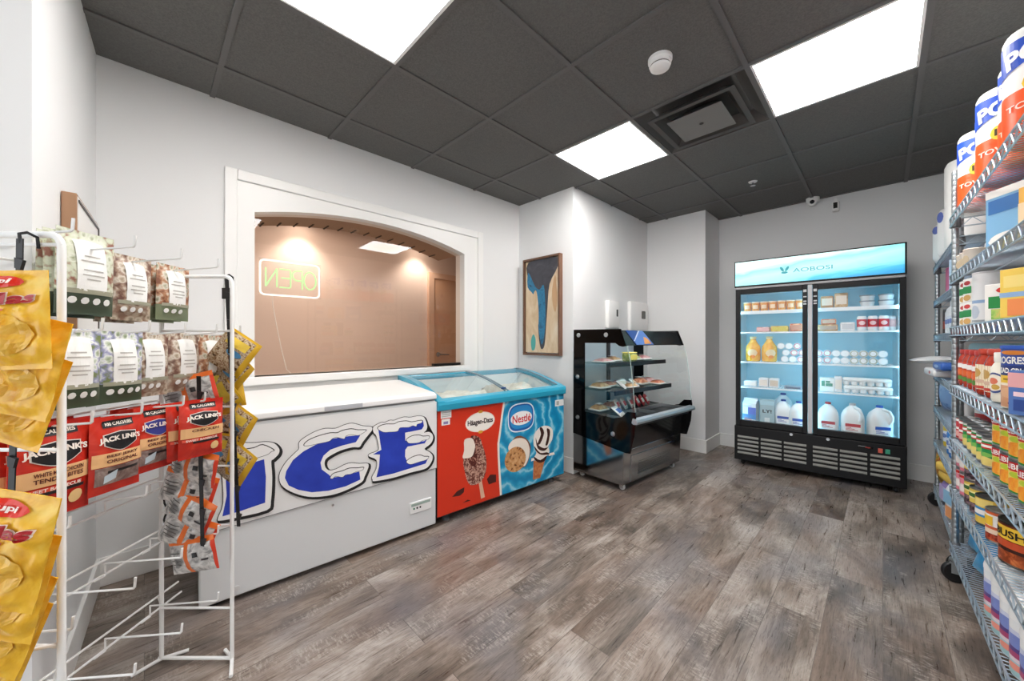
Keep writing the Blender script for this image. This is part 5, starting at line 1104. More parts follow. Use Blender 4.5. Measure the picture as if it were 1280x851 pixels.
def mayo():
    o = thing('mayonnaise_jar', 'x', 'jar'); r = 0.046; B().lathe([(r*0.92, 0), (r, 0.01), (r*0.97, 0.06), (r, 0.115), (r*0.8, 0.135), (r*0.78, 0.14)], M('f3efe0', 0.3), 24).build('jar_body', o); B().lathe([(r*0.84, 0.137), (r*0.85, 0.166), (r*0.8, 0.169)], M('efece4', 0.4), 24).build('lid', o)
    b = B(); b.patch(-r*0.75, r*0.75, 0.03, 0.10, cyl(r*1.01), M('3f4f86', 0.4), 'ellipse', n=12); b.patch(-r*0.66, r*0.66, 0.037, 0.094, cyl(r*1.01), M('f6eedc', 0.4), 'ellipse', n=12, eps=0.0013); b.patch(-r*0.4, r*0.3, 0.06, 0.082, cyl(r*1.01), M('d9775a', 0.4), 'ellipse', n=10, eps=0.0017); b.patch(-r*0.2, r*0.4, 0.042, 0.06, cyl(r*1.01), M('c9a24a', 0.4), 'ellipse', n=10, eps=0.0017); b.build('label', o, flat=True); return o
RP(mayo).n(0.715, 0.06, z, 'white jar with oval blue-edged label on the fourth shelf')
def crumbs():
    o = thing('breadcrumb_canister', 'x', 'canister'); r, h = 0.058, 0.195; NB_ = M('27479c', 0.4); b = B()
    b.lathe([(r*0.98, 0, CR), (r, 0.004, M('d9a07a', 0.4)), (r, h*0.36, CR), (r, h*0.40, YL), (r, h*0.52, M('1f3478', 0.4)), (r, h*0.68, NB_), (r, h*0.95, NB_), (r*0.98, h*0.96)], CR, 28); b.build('tube', o); B().lathe([(r*1.03, h*0.945), (r*1.03, h*0.995), (r*0.97, h)], M('2f5fc0', 0.35), 28).build('lid', o)
    b = B(); sf = lambda x, z: -math.sqrt(max(1e-6, r*r-x*x)); text(b, 'PROGRESSO', 0, h*0.765, r*1.8, h*0.115, OW, surf=sf, eps=0.002, bold=0.03); text(b, 'BREAD CRUMBS', 0, h*0.60, r*1.8, h*0.085, OW, surf=sf, eps=0.002, bold=0.03); b.patch(-r*0.45, r*0.45, h*0.445, h*0.475, sf, M('a5822a', 0.4), eps=0.0012)
    b.patch(-r*0.6, r*0.6, h*0.85, h*0.92, sf, M('d9822a', 0.4), 'ellipse', eps=0.0015); b.patch(-r*0.7, r*0.7, h*0.16, h*0.33, sf, M('e0b088', 0.4), 'ellipse', eps=0.0015); b.patch(-r*0.2, r*0.3, h*0.03, h*0.14, sf, M('7d2230', 0.4), 'ellipse', eps=0.0017); b.build('print', o, flat=True); return o
RP(crumbs).n(0.875, 0.068, z, 'blue-topped bread crumb canister on the fourth shelf', rz=0.75)
RP(box_item(0.12, 0.04, 0.125, M('4f74b4', 0.4), [(-1, 1, 0.62, 0.95, M('e3a7a8', 0.4), 'rect'), (-0.8, 0.8, 0.42, 0.52, M('f0d0d8', 0.4), 'rect'), (-0.8, 0.8, 0.1, 0.35, M('2c4a8f', 0.4), 'rect')], side=(M('4f74b4', 0.4), [(-1, 1, 0.62, 0.95, M('e3a7a8', 0.4)), (-0.8, 0.8, 0.38, 0.48, M('f0d0d8', 0.4))]))).n(1.075, 0.05, z, 'blue and pink box at the shelf edge in front of the bread crumbs', rz=0.75)
# --- fifth shelf: vegetable and fruit cans
z = ZN[4]+0.001
P = RP(can(0.036, 0.108, M('c2303a', 0.4), [(0.45, 0.55, OW), (0.80, 0.9, OW)], [(-0.6, 0.6, 0.15, 0.4, M('e9b0a8', 0.4), 'ellipse')]))
for k, x in enumerate((0.048, 0.125)): P.n(x, 0.05, z, f'red and white can at the far post on the fifth shelf, {["far", "near"][k]} of two', 'red cans on the fifth shelf')
P = RP(can(0.036, 0.112, M('23914c', 0.4), [(0.0, 0.30, M('ecd488', 0.4)), (0.86, 1.0, M('d9dfd6', 0.4))], [(-0.75, 0.75, 0.62, 0.80, RD, 'rect'), (-0.6, 0.6, 0.67, 0.75, OW, 'rect'), (-0.8, 0.8, 0.10, 0.36, M('e8d27a', 0.4), 'ellipse'), (-0.6, 0.7, 0.36, 0.50, M('7fbf5a', 0.4), 'ellipse')]))
w5 = ['first', 'second', 'third', 'fourth', 'fifth']
for k, x in enumerate((0.22, 0.31, 0.40, 0.49, 0.58)):
    P.n(x, 0.05, z, f'green vegetable can at the front of the fifth shelf, {w5[k]} from the far post', 'green vegetable cans', rz=0.5+0.25*(k % 2))
    P.n(x, 0.135, z, f'green vegetable can in the second row of the fifth shelf, {w5[k]} from the far post', 'green vegetable cans'); P.n(x, 0.22, z, f'green vegetable can in the third row of the fifth shelf, {w5[k]} from the far post', 'green vegetable cans')
PEACH = spotty('peach_print', [(0.4, 'f0902c'), (0.55, 'f5ab3a'), (0.7, 'f7c661')], 24, 0.4, 3, 1.0)
P = RP(can(0.045, 0.106, M('f0d868', 0.4), [(0.0, 0.13, M('2f8f3f', 0.4)), (0.86, 1.0, M('e6e8e4', 0.4))], [(-0.8, 0.8, 0.12, 0.52, PEACH, 'ellipse'), (-0.85, 0.85, 0.70, 0.95, RD, 'rect'), (-0.5, 0.6, 0.52, 0.68, M('b9cc3c', 0.4), 'ellipse')], [('LIBBY', 0.0, 0.83, 1.3, 0.15, OW)]))
for k, x in enumerate((0.72, 0.82, 0.92, 1.02)):
    for t_ in (0, 1): P.n(x, 0.062, z+0.107*t_, f'yellow fruit can with peach print on the fifth shelf, {w5[k]} {["bottom", "top"][t_]}', 'fruit cans stacked two high', rz=0.65)
for k, x in enumerate((0.77, 0.87)):
    for t_ in (0, 1): P.n(x, 0.165, z+0.107*t_, f'yellow fruit can in the row behind on the fifth shelf, {w5[k]} {["bottom", "top"][t_]}', 'fruit cans stacked two high')
for k, (x, m, lab) in enumerate(((0.30, BRD, 'tan bread bag lying on the cans of the fifth shelf'), (0.50, M('6f93bd', 0.35), 'blue bag lying on the cans of the fifth shelf'))):
    o = packet(0.15, 0.14, 0.06, m, m, 'snack_packet'); tag(o, lab, 'packet'); nput(o, x, 0.12, z+0.118, 0.2, -1.25); o.location.z = z+0.146
# --- sixth shelf: beans
z = ZN[5]+0.001
P = RP(can(0.037, 0.108, M('e3d2d0', 0.4), [(0.55, 0.75, PK), (0.0, 0.2, PK)], [(-0.6, 0.6, 0.24, 0.5, M('f3ece8', 0.4), 'ellipse'), (-0.4, 0.5, 0.78, 0.9, RD, 'rect')]))
for k, (x, t_) in enumerate(((0.06, 0), (0.06, 1), (0.15, 0), (0.15, 1))): P.n(x, 0.05, z+0.109*t_, f'pink and white can on the sixth shelf, {["far bottom", "far top", "near bottom", "near top"][k]} of four', 'pink and white cans')
BEAN = spotty('bean_print', [(0.44, '2b2024'), (0.52, '5d4652'), (0.58, '8b6f78')], 90, 0.35, 2)
P = RP(can(0.043, 0.108, M('e3c75a', 0.4), [(0.0, 0.42, BEAN)], [(-0.7, 0.7, 0.58, 0.84, M('f2e6a4', 0.4), 'rect'), (-0.5, 0.5, 0.64, 0.78, M('3f6f3a', 0.4), 'rect')]))
for k, (x, y, t_) in enumerate(((0.265, 0.055, 0), (0.265, 0.055, 1), (0.375, 0.055, 0), (0.375, 0.07, 1), (0.32, 0.16, 0), (0.32, 0.16, 1))): P.n(x, y, z+0.109*t_, f'yellow can with black bean print on the sixth shelf, {["far bottom", "far top", "near bottom", "near top", "back bottom", "back top"][k]}', 'black bean cans')
RP(can(0.045, 0.112, M('e9c652', 0.4), [(0.30, 0.62, M('3f8fc9', 0.4))], [(-0.8, 0.8, 0.66, 0.9, M('f3dc82', 0.4), 'rect'), (-0.5, 0.5, 0.38, 0.54, OW, 'rect')], top=M('5f666c', 0.3, 0.8))).n(0.50, 0.055, z, 'blue and yellow can with dark lid on the sixth shelf')
RP(can(0.052, 0.150, M('e0b95a', 0.4), [(0.0, 0.35, M('cf9f3a', 0.4))], [(-0.7, 0.7, 0.5, 0.85, M('f0dca0', 0.4), 'ellipse')], top=M('4b5056', 0.3, 0.8))).n(0.60, 0.16, z, 'tall yellow can with dark lid behind the bean cans on the sixth shelf')
RP(can(0.041, 0.115, M('d5663a', 0.4), [(0.5, 0.85, OW), (0.0, 0.3, spotty('red_bean_print', [(0.42, '7e1f16'), (0.55, 'b0452a'), (0.68, 'd06a3c')], 70, 0.35, 2))], [(-0.8, 0.2, 0.52, 0.80, YL, 'rect'), (-0.5, 0.6, 0.28, 0.42, M('f2d9c0', 0.4), 'rect')])).n(0.67, 0.05, z, 'orange and white bean can on the sixth shelf beside the big brown one', rz=0.6)
RP(box_item(0.10, 0.07, 0.165, M('e6e0da', 0.4), [(-0.8, 0.8, 0.5, 0.9, M('bfc6cc', 0.4), 'rect'), (-0.8, 0.8, 0.1, 0.4, M('9fb6cf', 0.4), 'rect')], side=(M('e6e0da', 0.4), [(-0.8, 0.8, 0.5, 0.9, M('c8ced2', 0.4)), (-0.6, 0.6, 0.15, 0.42, M('9fb6cf', 0.4))]))).n(0.75, 0.19, z, 'pale box behind the orange bean can on the sixth shelf', rz=0.6)
RP(box_item(0.13, 0.08, 0.18, M('a8261d', 0.4), [(-0.8, 0.8, 0.6, 0.85, M('d98a7a', 0.4), 'rect')], side=(M('a8261d', 0.4), [(-0.7, 0.7, 0.6, 0.85, M('d98a7a', 0.4))]))).n(0.92, 0.24, z, 'dark red box behind the big brown can on the sixth shelf', rz=0.6)
BRB = spotty('baked_bean_print', [(0.42, '8a3a16'), (0.55, 'b7562a'), (0.68, 'd07a44')], 50, 0.35, 2)
RP(can(0.072, 0.135, M('8e3a1c', 0.4), [(0.0, 0.36, BRB), (0.9, 1.0, M('6d2a14', 0.4))], [(-0.85, 0.85, 0.60, 0.90, YL, 'rect'), (-0.8, 0.8, 0.40, 0.58, M('c9502a', 0.4), 'rect'), (-0.6, 0.7, 0.34, 0.42, M('3a1a10', 0.4), 'rect')], [("BUSH'S", 0.0, 0.75, 1.45, 0.18, M('20160e', 0.4))], top=M('4b4640', 0.35, 0.8))).n(0.835, 0.083, z, 'big brown baked bean can with yellow label on the sixth shelf', rz=0.75)
o = packet(0.20, 0.17, 0.09, film('clear_bag', 'eef2f5', 0.35, 0.1), film('clear_bag_print', 'e0cfc4', 0.6, 0.2), 'clear_bag'); tag(o, 'clear plastic bag lying at the near end of the sixth shelf', 'bag'); nput(o, 1.06, 0.08, z+0.005, 0.9, -0.25); o.scale = (0.7, 0.7, 0.7)
# --- bottom shelf: blue bags and white canisters
z = ZN[6]+0.001
BB = spotty('blue_plastic', [(0.35, '1d86c2'), (0.55, '35a3dc'), (0.75, '6cc2ec')], 9, 0.2, 3, 1.2)
for k, (x, y, rz, rx, lab) in enumerate(((0.14, 0.12, 0.15, -0.45, 'glossy blue plastic bag at the far end of the bottom shelf'), (0.39, 0.11, 0.25, -0.5, 'glossy blue plastic bag in the middle of the bottom shelf'), (0.56, 0.28, 0.15, -0.3, 'glossy blue plastic bag beside the white canisters on the bottom shelf'))):
    o = packet(0.23, 0.22, 0.11, BB, M('2b92cf', 0.2), 'plastic_bag'); tag(o, lab, 'bag', 'blue plastic bags'); nput(o, x, y-0.05, z+0.012, rz, rx)
def wipes():
    o = thing('wipes_canister', 'x', 'canister'); r, h = 0.049, 0.205; b = B(); W_ = M('edf2f5', 0.35)
    b.lathe([(r*0.96, 0, M('cfe2ea', 0.35)), (r, 0.006, M('a9d4dc', 0.35)), (r, h*0.22, M('e8dce4', 0.35)), (r, h*0.34, M('5a4a8c', 0.35)), (r, h*0.46, M('cfd7ee', 0.35)), (r, h*0.66, W_), (r, h*0.80)], W_, 26); b.build('canister_body', o)
    B().lathe([(r*1.02, h*0.80), (r*1.03, h*0.86), (r*0.95, h*0.95), (r*0.7, h*0.985), (r*0.3, h)], M('f4f7f8', 0.35), 26).build('lid', o)
    b = B(); b.patch(-r*0.8, r*0.8, h*0.42, h*0.60, cyl(r), M('7d8fd0', 0.35), 'ellipse', n=12); b.patch(-r*0.7, r*0.7, h*0.28, h*0.36, cyl(r), M('b04a78', 0.35), 'rect', n=8); b.patch(-r*0.5, r*0.5, h*0.10, h*0.2, cyl(r), M('ee9a8a', 0.35), 'ellipse', n=8); b.build('label', o, flat=True); return o
P = RP(wipes); cw = ['first', 'second', 'third', 'fourth', 'fifth', 'sixth']
for k, x in enumerate((0.665, 0.772, 0.88, 0.985, 1.09)): P.n(x, 0.056, z, f'white-lidded canister at the front of the bottom shelf, {cw[k]} from the far end', 'white canisters on the bottom shelf', rz=0.5)
for k, x in enumerate((0.60, 0.72, 0.83, 0.94)): P.n(x, 0.165, z, f'white-lidded canister in the back row of the bottom shelf, {cw[k]} from the far end', 'white canisters on the bottom shelf')
# --- far rack goods
def softpack(w, d, h, m, prints=(), name='paper_pack', cat='pack'):
    def f():
        o = thing(name, 'x', cat); b = B(); b.rbox(-w/2, w/2, -d/2, d/2, 0, h, m, min(w, d, h)*0.28, 4); b.build('wrapper', o)
        b = B()
        for i, (x0, x1, z0, z1, mm, sh) in enumerate(prints):
            b.patch(x0*w/2, x1*w/2, z0*h, z1*h, lambda x, z: -d/2, mm, sh, n=12 if sh != 'rect' else 1, eps=0.001+0.0003*i)
            b.poly([(w/2+0.001+0.0003*i, x0*d/2, z0*h), (w/2+0.001+0.0003*i, x1*d/2, z0*h), (w/2+0.001+0.0003*i, x1*d/2, z1*h), (w/2+0.001+0.0003*i, x0*d/2, z1*h)], mm) if sh == 'rect' else None
        if prints: b.build('print', o, flat=True)
        return o
    return f
z = ZF[0]+0.001; WPK = M('eeeeee', 0.4); BLG = M('5b6cb4', 0.4)
P = RP(softpack(0.17, 0.18, 0.29, WPK, [(-0.6, 0.1, 0.72, 0.90, BLG, 'ellipse')]))
P.f(0.11, 0.09, z, 'white paper pack with blue logo at the far end of the far rack top', 'white paper packs', rz=0.5)
RP(softpack(0.17, 0.20, 0.34, WPK, [(-0.6, 0.0, 0.70, 0.90, BLG, 'ellipse')])).f(0.325, 0.105, z, 'taller white paper pack with blue logo in the middle of the far rack top', rz=0.5)
def wroll():
    o = thing('tissue_roll_pack', 'x', 'pack'); r, h = 0.10, 0.545; b = B(); b.lathe([(r*0.9, 0), (r, 0.012), (r, h*0.48), (r*0.97, h*0.5), (r, h*0.52), (r, h*0.94), (r*0.9, h*0.985), (r*0.5, h)], M('f0f0ee', 0.4), 28); b.build('wrapper', o); return o
RP(wroll).f(0.56, 0.105, z, 'tall white tissue roll pack at the near end of the far rack top')
z = ZF[1]+0.001
RP(box_item(0.30, 0.12, 0.205, M('e0669a', 0.4), [(-0.85, 0.85, 0.08, 0.92, M('ee86ae', 0.4), 'rect'), (-0.45, 0.45, 0.15, 0.62, M('3a6fd0', 0.4), 'ellipse'), (-0.1, 0.6, 0.5, 0.88, M('3a6fd0', 0.4), 'ellipse'), (-0.2, 0.25, 0.3, 0.5, M('9fd0f0', 0.4), 'ellipse')], name='detergent_box')).f(0.30, 0.12, z, 'pink box with blue splash on the second shelf of the far rack', rz=0.12)
RP(box_item(0.22, 0.12, 0.19, M('5b3a78', 0.4), name='detergent_box')).f(0.62, 0.15, z, 'purple box behind the pink box on the far rack', rz=0.4)
RP(box_item(0.16, 0.10, 0.17, M('b8cfe8', 0.4), name='detergent_box')).f(0.86, 0.07, z, 'pale blue box at the near end of the far rack second shelf', rz=0.2)
def spray(col, capc, h=0.22):
    def f():
        o = thing('cleaner_bottle', 'x', 'bottle'); r = 0.036; B().lathe([(r*0.92, 0), (r, 0.008), (r, h*0.62), (r*0.8, h*0.74), (r*0.36, h*0.84), (r*0.36, h*0.88)], M(col, 0.3), 20).build('bottle_body', o); B().lathe([(r*0.42, h*0.87), (r*0.42, h*0.98), (r*0.36, h)], M(capc, 0.35), 16).build('cap', o)
        b = B(); b.patch(-r*0.8, r*0.8, h*0.16, h*0.5, cyl(r), M('dfe8f4', 0.35), n=8); b.patch(-r*0.5, r*0.5, h*0.28, h*0.42, cyl(r), M('6f86c0', 0.35), 'ellipse', n=8, eps=0.0013); b.build('label', o, flat=True); return o
    return f
z = ZF[2]+0.001; P = RP(spray('eef2f6', 'e4e8ee', 0.21))
for k, x in enumerate((0.36, 0.47, 0.58, 0.70)): P.f(x, 0.06, z, f'white bottle on the third shelf of the far rack, {w5[k]} from the far end', 'white bottles on the far rack')
RP(can(0.04, 0.17, M('4b3f3c', 0.4), [(0.2, 0.5, M('9c4a38', 0.4))], name='spray_can', top=M('8c8f92', 0.4))).f(0.15, 0.07, z, 'dark can with red band at the far end of the far rack third shelf')
z = ZF[3]+0.001; TEAL = M('a8d0d4', 0.35)
P = RP(softpack(0.22, 0.14, 0.07, TEAL, name='wipes_pack'))
for t_ in range(3): P.f(0.52, 0.22, z+0.071*t_, f'pale teal plastic pack on the fourth shelf of the far rack, {["bottom", "middle", "top"][t_]} of three', 'pale teal packs', rz=0.3+0.15*t_)
RP(softpack(0.26, 0.30, 0.05, WPK, [(0.1, 0.5, 0.3, 0.7, M('d86a5c', 0.4), 'ellipse')], name='napkin_pack')).f(0.38, 0.10, z, 'white pack with red label on the fourth shelf of the far rack', rz=0.1)
RP(softpack(0.20, 0.24, 0.045, M('2f5fb4', 0.35), [(-0.5, 0.5, 0.3, 0.7, M('a9c4ee', 0.4), 'ellipse')], name='napkin_pack')).f(0.60, 0.09, z+0.051, 'blue pack lying on the white pack on the far rack', rz=0.1)
o = packet(0.18, 0.22, 0.05, WBG, WBG, 'napkin_bag'); tag(o, 'white bag sticking out from the fourth shelf of the far rack', 'bag'); gput(o, 0.20, -0.12, z+0.088, 0.1, -1.5)
z = ZF[4]+0.001
o = packet(0.20, 0.19, 0.09, spotty('blue_pouch', [(0.35, '3f6fb8'), (0.55, '8fb3df'), (0.75, 'd6e4f2')], 12, 0.3, 3), M('7fa3d6', 0.3), 'detergent_pouch'); tag(o, 'blue and white pouch on the fifth shelf of the far rack', 'pouch'); gput(o, 0.30, 0.07, z, 0.4, 0.1)
o = packet(0.17, 0.16, 0.08, M('c93a35', 0.3), OW, 'detergent_pouch'); tag(o, 'red and white pouch behind the white jug on the far rack', 'pouch'); gput(o, 0.60, 0.15, z, 0.3, 0.1)
RP(spray('f2f3f4', 'd8dade', 0.235)).f(0.78, 0.06, z, 'white bleach bottle at the near end of the far rack fifth shelf')
z = ZF[5]+0.001
RP(spray('ead04a', 'c9ccd0', 0.2)).f(0.25, 0.06, z, 'yellow bottle on the sixth shelf of the far rack')
P = RP(spray('2f7fd0', '2a5fae', 0.2))
for k, x in enumerate((0.50, 0.61, 0.72, 0.83)): P.f(x, 0.055, z, f'blue bottle on the sixth shelf of the far rack, {w5[k]} from the far end', 'blue bottles on the far rack')
z = ZF[6]+0.001
MIX = spotty('mixed_wrapper', [(0.35, 'a8452c'), (0.5, 'd9a23a'), (0.62, '7a8a3a'), (0.75, 'c9402c')], 22, 0.35, 3, 1.0)
o = packet(0.20, 0.28, 0.12, MIX, MIX, 'snack_bag'); tag(o, 'red and yellow bag at the far end of the far rack bottom shelf', 'bag'); gput(o, 0.14, 0.08, z, 0.4, 0.1)
P = RP(softpack(0.22, 0.20, 0.055, M('f0c95c', 0.5), name='sponge_cloth_pack'))
for t_ in range(2): P.f(0.50, 0.11, z+0.15+0.056*t_, f'yellow cloth pack on the bottom shelf of the far rack, {["lower", "upper"][t_]} of two', 'yellow cloth packs', rz=0.2+0.2*t_)
P = RP(softpack(0.24, 0.20, 0.148, M('9a86c8', 0.35), [(-0.8, 0.3, 0.2, 0.8, M('c9bce6', 0.4), 'rect'), (-0.2, 0.4, 0.3, 0.6, M('e8a6b8', 0.4), 'ellipse')], name='tissue_pack'))
P.f(0.50, 0.11, z, 'purple pack under the yellow cloths on the far rack', rz=0.15)
RP(softpack(0.20, 0.16, 0.21, M('e4e9ee', 0.4), [(-0.8, 0.8, 0.45, 0.8, M('8fc0e2', 0.4), 'rect'), (-0.6, 0.6, 0.1, 0.4, M('e8a06a', 0.4), 'rect')], name='tissue_pack')).f(0.78, 0.09, z, 'white, blue and orange pack at the near end of the far rack bottom shelf', rz=0.3)
# ------------------------------------------------------------------ white wire snack rack in the foreground
cY, sY = math.cos(YAW), math.sin(YAW)
def cam2w(r, f, z): return (r*cY-f*sY, r*sY+f*cY, z)
RR, RF = -1.144, 1.06
sr = thing('snack_rack', 'white wire hook rack holding bags in the left foreground', 'display rack', cam2w(RR, RF, 0), YAW)
PWD = M('f0f1f0', 0.3)
def L_(r, f, z): return (r-RR, f-RF, z)
FN, FFAR = 0.81, 1.34; RRt, RLt = -0.988, -1.272
rowz = [0.20, 0.50, 0.715, 0.930, 1.205, 1.383]
def corner(a, c, b, k=0.03, n=5):
    """rounded corner at c between a and b"""
    a, c, b = Vector(a), Vector(c), Vector(b); p = c+(a-c).normalized()*k; q = c+(b-c).normalized()*k
    return [tuple(p*(1-t)**2+c*2*t*(1-t)+q*t*t) for t in (i/n for i in range(n+1))]
for f, r0, tr in ((FN, RRt, 0.0072), (FFAR, -1.016, 0.0068)):
    b = B(); top = 1.402
    pts = [L_(RLt, f, 0.02)]+corner(L_(RLt, f, 0.02), L_(RLt, f, top), L_(r0, f, top))+corner(L_(RLt, f, top), L_(r0, f, top), L_(r0, f, 0.02))+[L_(r0, f, 0.02)]
    b.tube(pts, tr, PWD, 10); fm = b.build('end_frame', sr)
    for z in rowz[:-1]+([1.38] if f == FN else []):
        B().tube([L_(RLt, f, z), L_(r0+0.006, f, z)], 0.0042, PWD, 8).build('crossbar', fm)
    if f == FN: B().tube([L_(r0, f, 0.505), L_(r0-0.075, f-0.02, 0.502), L_(r0-0.080, f-0.02, 0.49), L_(r0-0.080, f-0.02, 0.30)], 0.0042, PWD, 8).build('side_loop', fm)
    b = B(); b.tube([L_(RLt-0.01, f, 0.018), L_(r0, f, 0.018)], tr*0.85, PWD, 8); b.build('bottom_bar', fm)
    for sgn in (-1, 1):
        r1 = r0 if sgn > 0 else RLt
        b = B(); b.tube([L_(r1-0.06*sgn, f+0.045, 0.010), L_(r1+0.0*sgn, f, 0.016), L_(r1+0.045*sgn, f-0.065, 0.010)], tr*0.9, PWD, 8); b.build('foot', fm)
rows = [(0.235, [0.867, 1.01, 1.153, 1.296], 0.24), (0.47, [0.867, 1.01, 1.153, 1.296], 0.24), (0.665, [0.953, 1.153, 1.296], 0.13), (0.945, [0.907, 1.029, 1.159, 1.24], 0.24), (1.175, [0.93, 1.05, 1.165, 1.29, 1.40], 0.24), (1.405, [0.867, 1.01, 1.153, 1.296], 0.24)]
for z, hooks, ln in rows:
    b = B(); 
    for dz, dr in ((0.0, 0.0), (0.038, -0.012)): b.tube([L_(RLt+dr, FN-0.03, z-0.03+dz), L_(RLt+dr, 1.42, z-0.03+dz)], 0.0036, PWD, 7)
    for f in (FN, FFAR): b.tube([L_(RLt-0.012, f, z+0.008), L_(RLt, f, z-0.03)], 0.0036, PWD, 6)
    b.build('hook_rail', sr)
    for f in hooks:
        b = B(); b.tube([L_(RLt, f-0.03, z-0.034), L_(RLt+0.001, f, z-0.034), L_(RLt+0.002, f, z+0.004), L_(RLt+ln-0.004, f, z+0.022), L_(RLt+ln, f, z+0.026), L_(RLt+ln+0.002, f, z+0.052)], 0.0032, PWD, 7); b.build('hook', sr)
# ------------------------------------------------------------------ bags
def pil(w, h, t, seed, wr=0.004, flat_top=0.10):
    """front surface of a hanging pouch, z from 0 (hang edge) down to -h"""
    def s_(x, z):
        u = max(0.0, min(1.0, x/w+0.5)); v = max(0.0, min(1.0, -z/h))
        vv = max(0.0, (v-flat_top)/(1-flat_top-0.05)); vv = min(1.0, vv)
        k = (math.sin(pi*u)**0.55)*(math.sin(pi*min(1, vv))**0.55 if 0 < vv < 1 else 0)
        n_ = mnoise.noise((x*22+seed*3.1, z*22, seed))*wr+mnoise.noise((x*60+seed, z*45, seed*2))*wr*0.4
        return -t/2*k+n_*(0.35+k)
    return s_
def bag_body(w, h, t, seed, matf, nx=20, nz=26, wr=0.004, ft=0.10, pinch=0.0):
    b = B(); sf = pil(w, h, t, seed, wr, ft); F, K = [], []
    for i in range(nx+1):
        f, k = [], []
        for j in range(nz+1):
            v = j/nz; z = -h*v; x0 = -w/2+w*i/nx; x = x0*(1-pinch*math.sin(pi*v))
            y = sf(x0, z); f.append(b.vert((x, y, z))); k.append(b.vert((x, max(0.001, -y*0.8), z)))
        F.append(f); K.append(k)
    for i in range(nx):
        for j in range(nz):
            m = matf((i+0.5)/nx, (j+0.5)/nz); b.face((F[i][j], F[i][j+1], F[i+1][j+1], F[i+1][j]), m, True); b.face((K[i][j], K[i+1][j], K[i+1][j+1], K[i][j+1]), m, True)
    for i in range(nx):
        for j in (0, nz): b.face((F[i][j], F[i+1][j], K[i+1][j], K[i][j]), matf((i+0.5)/nx, j/nz))
    for j in range(nz):
        for i in (0, nx): b.face((F[i][j], F[i][j+1], K[i][j+1], K[i][j]), matf(i/nx, (j+0.5)/nz))
    return b, sf
def hang(o, r, f, z, face='r', roll=0.0, yaw=0.0, pitch=0.0):
    o.location = cam2w(r, f, z); o.rotation_euler = (pitch, roll, YAW+(pi/2 if face == 'r' else 0)+yaw); return o
# floral pouches
def floral(name, stops, sc=44): 
    t = NT(name, 0.3); v = t.coord('Object'); vo = t.node('ShaderNodeTexVoronoi', Scale=sc, Randomness=1.0); t.link(v, vo.inputs['Vector'])
    n1 = t.noise(v, sc*0.8, 4, 0.6, 1.0); t.base(t.ramp(t.math('ADD', t.math('MULTIPLY', vo.outputs['Distance'], 0.55), t.math('MULTIPLY', n1, 0.6)), stops)); return t.mt
FL = [floral('floral_olive', [(0.28, '5f6d4a'), (0.38, 'b4ba9c'), (0.48, 'dcdecf'), (0.62, 'ccd2b8'), (0.76, '93604e')]), floral('floral_rose', [(0.30, '6a6a50'), (0.40, 'b3a28c'), (0.50, 'dcd4c6'), (0.60, 'a98f7c'), (0.72, '6e4c40')]), floral('floral_orange', [(0.30, '4f5a3e'), (0.40, 'a3a088'), (0.50, 'd6d0c0'), (0.60, 'b98a68'), (0.72, '84523c')]), floral('floral_blue', [(0.30, '66764e'), (0.42, 'a9b69a'), (0.52, 'e8eae6'), (0.62, '9a9cc0'), (0.74, '74804f')])]
PLAB = M('f1f1ee', 0.4); PTX = M('b9b6b0', 0.5)
def pouch(w, h, fm, dark, spots=4, seed=1.0):
    def f():
        o = thing('snack_pouch', 'x', 'pouch'); mf = lambda u, v: dark if v > 0.74 else fm
        b, sf = bag_body(w, h, 0.042, seed, mf, 16, 22, 0.0025, 0.12); b.build('pouch_film', o)
        b = B(); b.patch(-w*0.26, w*0.26, -h*0.70, -h*0.12, sf, PLAB, shape=lambda t, a, c: (a-0.006*math.sin(pi*t), c+0.004*math.sin(pi*t)), n=10, rows=10, eps=0.0025)
        for k, (z, ww) in enumerate(((-0.30, 0.28), (-0.36, 0.40), (-0.47, 0.34), (-0.53, 0.38), (-0.58, 0.25))): b.patch(-w*ww/2, w*ww/2, h*z-0.0018, h*z+0.0018, sf, PTX, n=6, eps=0.0034)
        b.build('label', o, flat=True)
        b = B(); b.patch(-w*0.42, w*0.42, -h*0.755, -h*0.70, sf, M('a5a48f', 0.4), n=10, rows=2, eps=0.0026)
        for k in range(spots): b.patch(-w*0.36+w*0.20*k, -w*0.36+w*0.20*k+w*0.14, -h*0.875, -h*0.795, sf, PLAB, 'ellipse', n=8, rows=2, eps=0.0026)
        b.build('badge_row', o, flat=True); return o
    return f
DG1 = M('4a5545', 0.35); DG2 = floral('floral_base', [(0.3, '8a7a66'), (0.5, 'c9bba6'), (0.7, '8f6f5c')]); 
PA, PB_, PC_, PD = Proto(pouch(0.132, 0.225, FL[0], DG1, 4, 1.3)), Proto(pouch(0.114, 0.20, FL[1], DG2, 3, 2.1)), Proto(pouch(0.118, 0.192, FL[2], M('7f8a6c', 0.35), 3, 3.7)), Proto(pouch(0.118, 0.20, FL[3], M('48553f', 0.35), 4, 4.4))
def stack(P, n, r, f, z, lab, grp, dr=0.022, yaw=0.0, first='front one'):
    nm_ = [first, 'second one', 'third one', 'fourth one', 'fifth one']
    for k in range(n):
        o = P.put((0, 0, 0), 0, f'{lab}, {nm_[k]}' if n > 1 else lab, grp); hang(o, r-dr*k, f+0.004*k*(-1)**k, z-0.003*k, 'r', 0.02*(-1)**k, yaw)
stack(PA, 3, -1.165, 1.012, 1.465, 'large olive pouch on the top left hook of the snack rack', 'olive pouches', 0.03, -0.05)
stack(PB_, 3, -1.187, 1.155, 1.432, 'rose floral pouch on the top row middle hook of the snack rack', 'rose pouches', 0.03, -0.05)
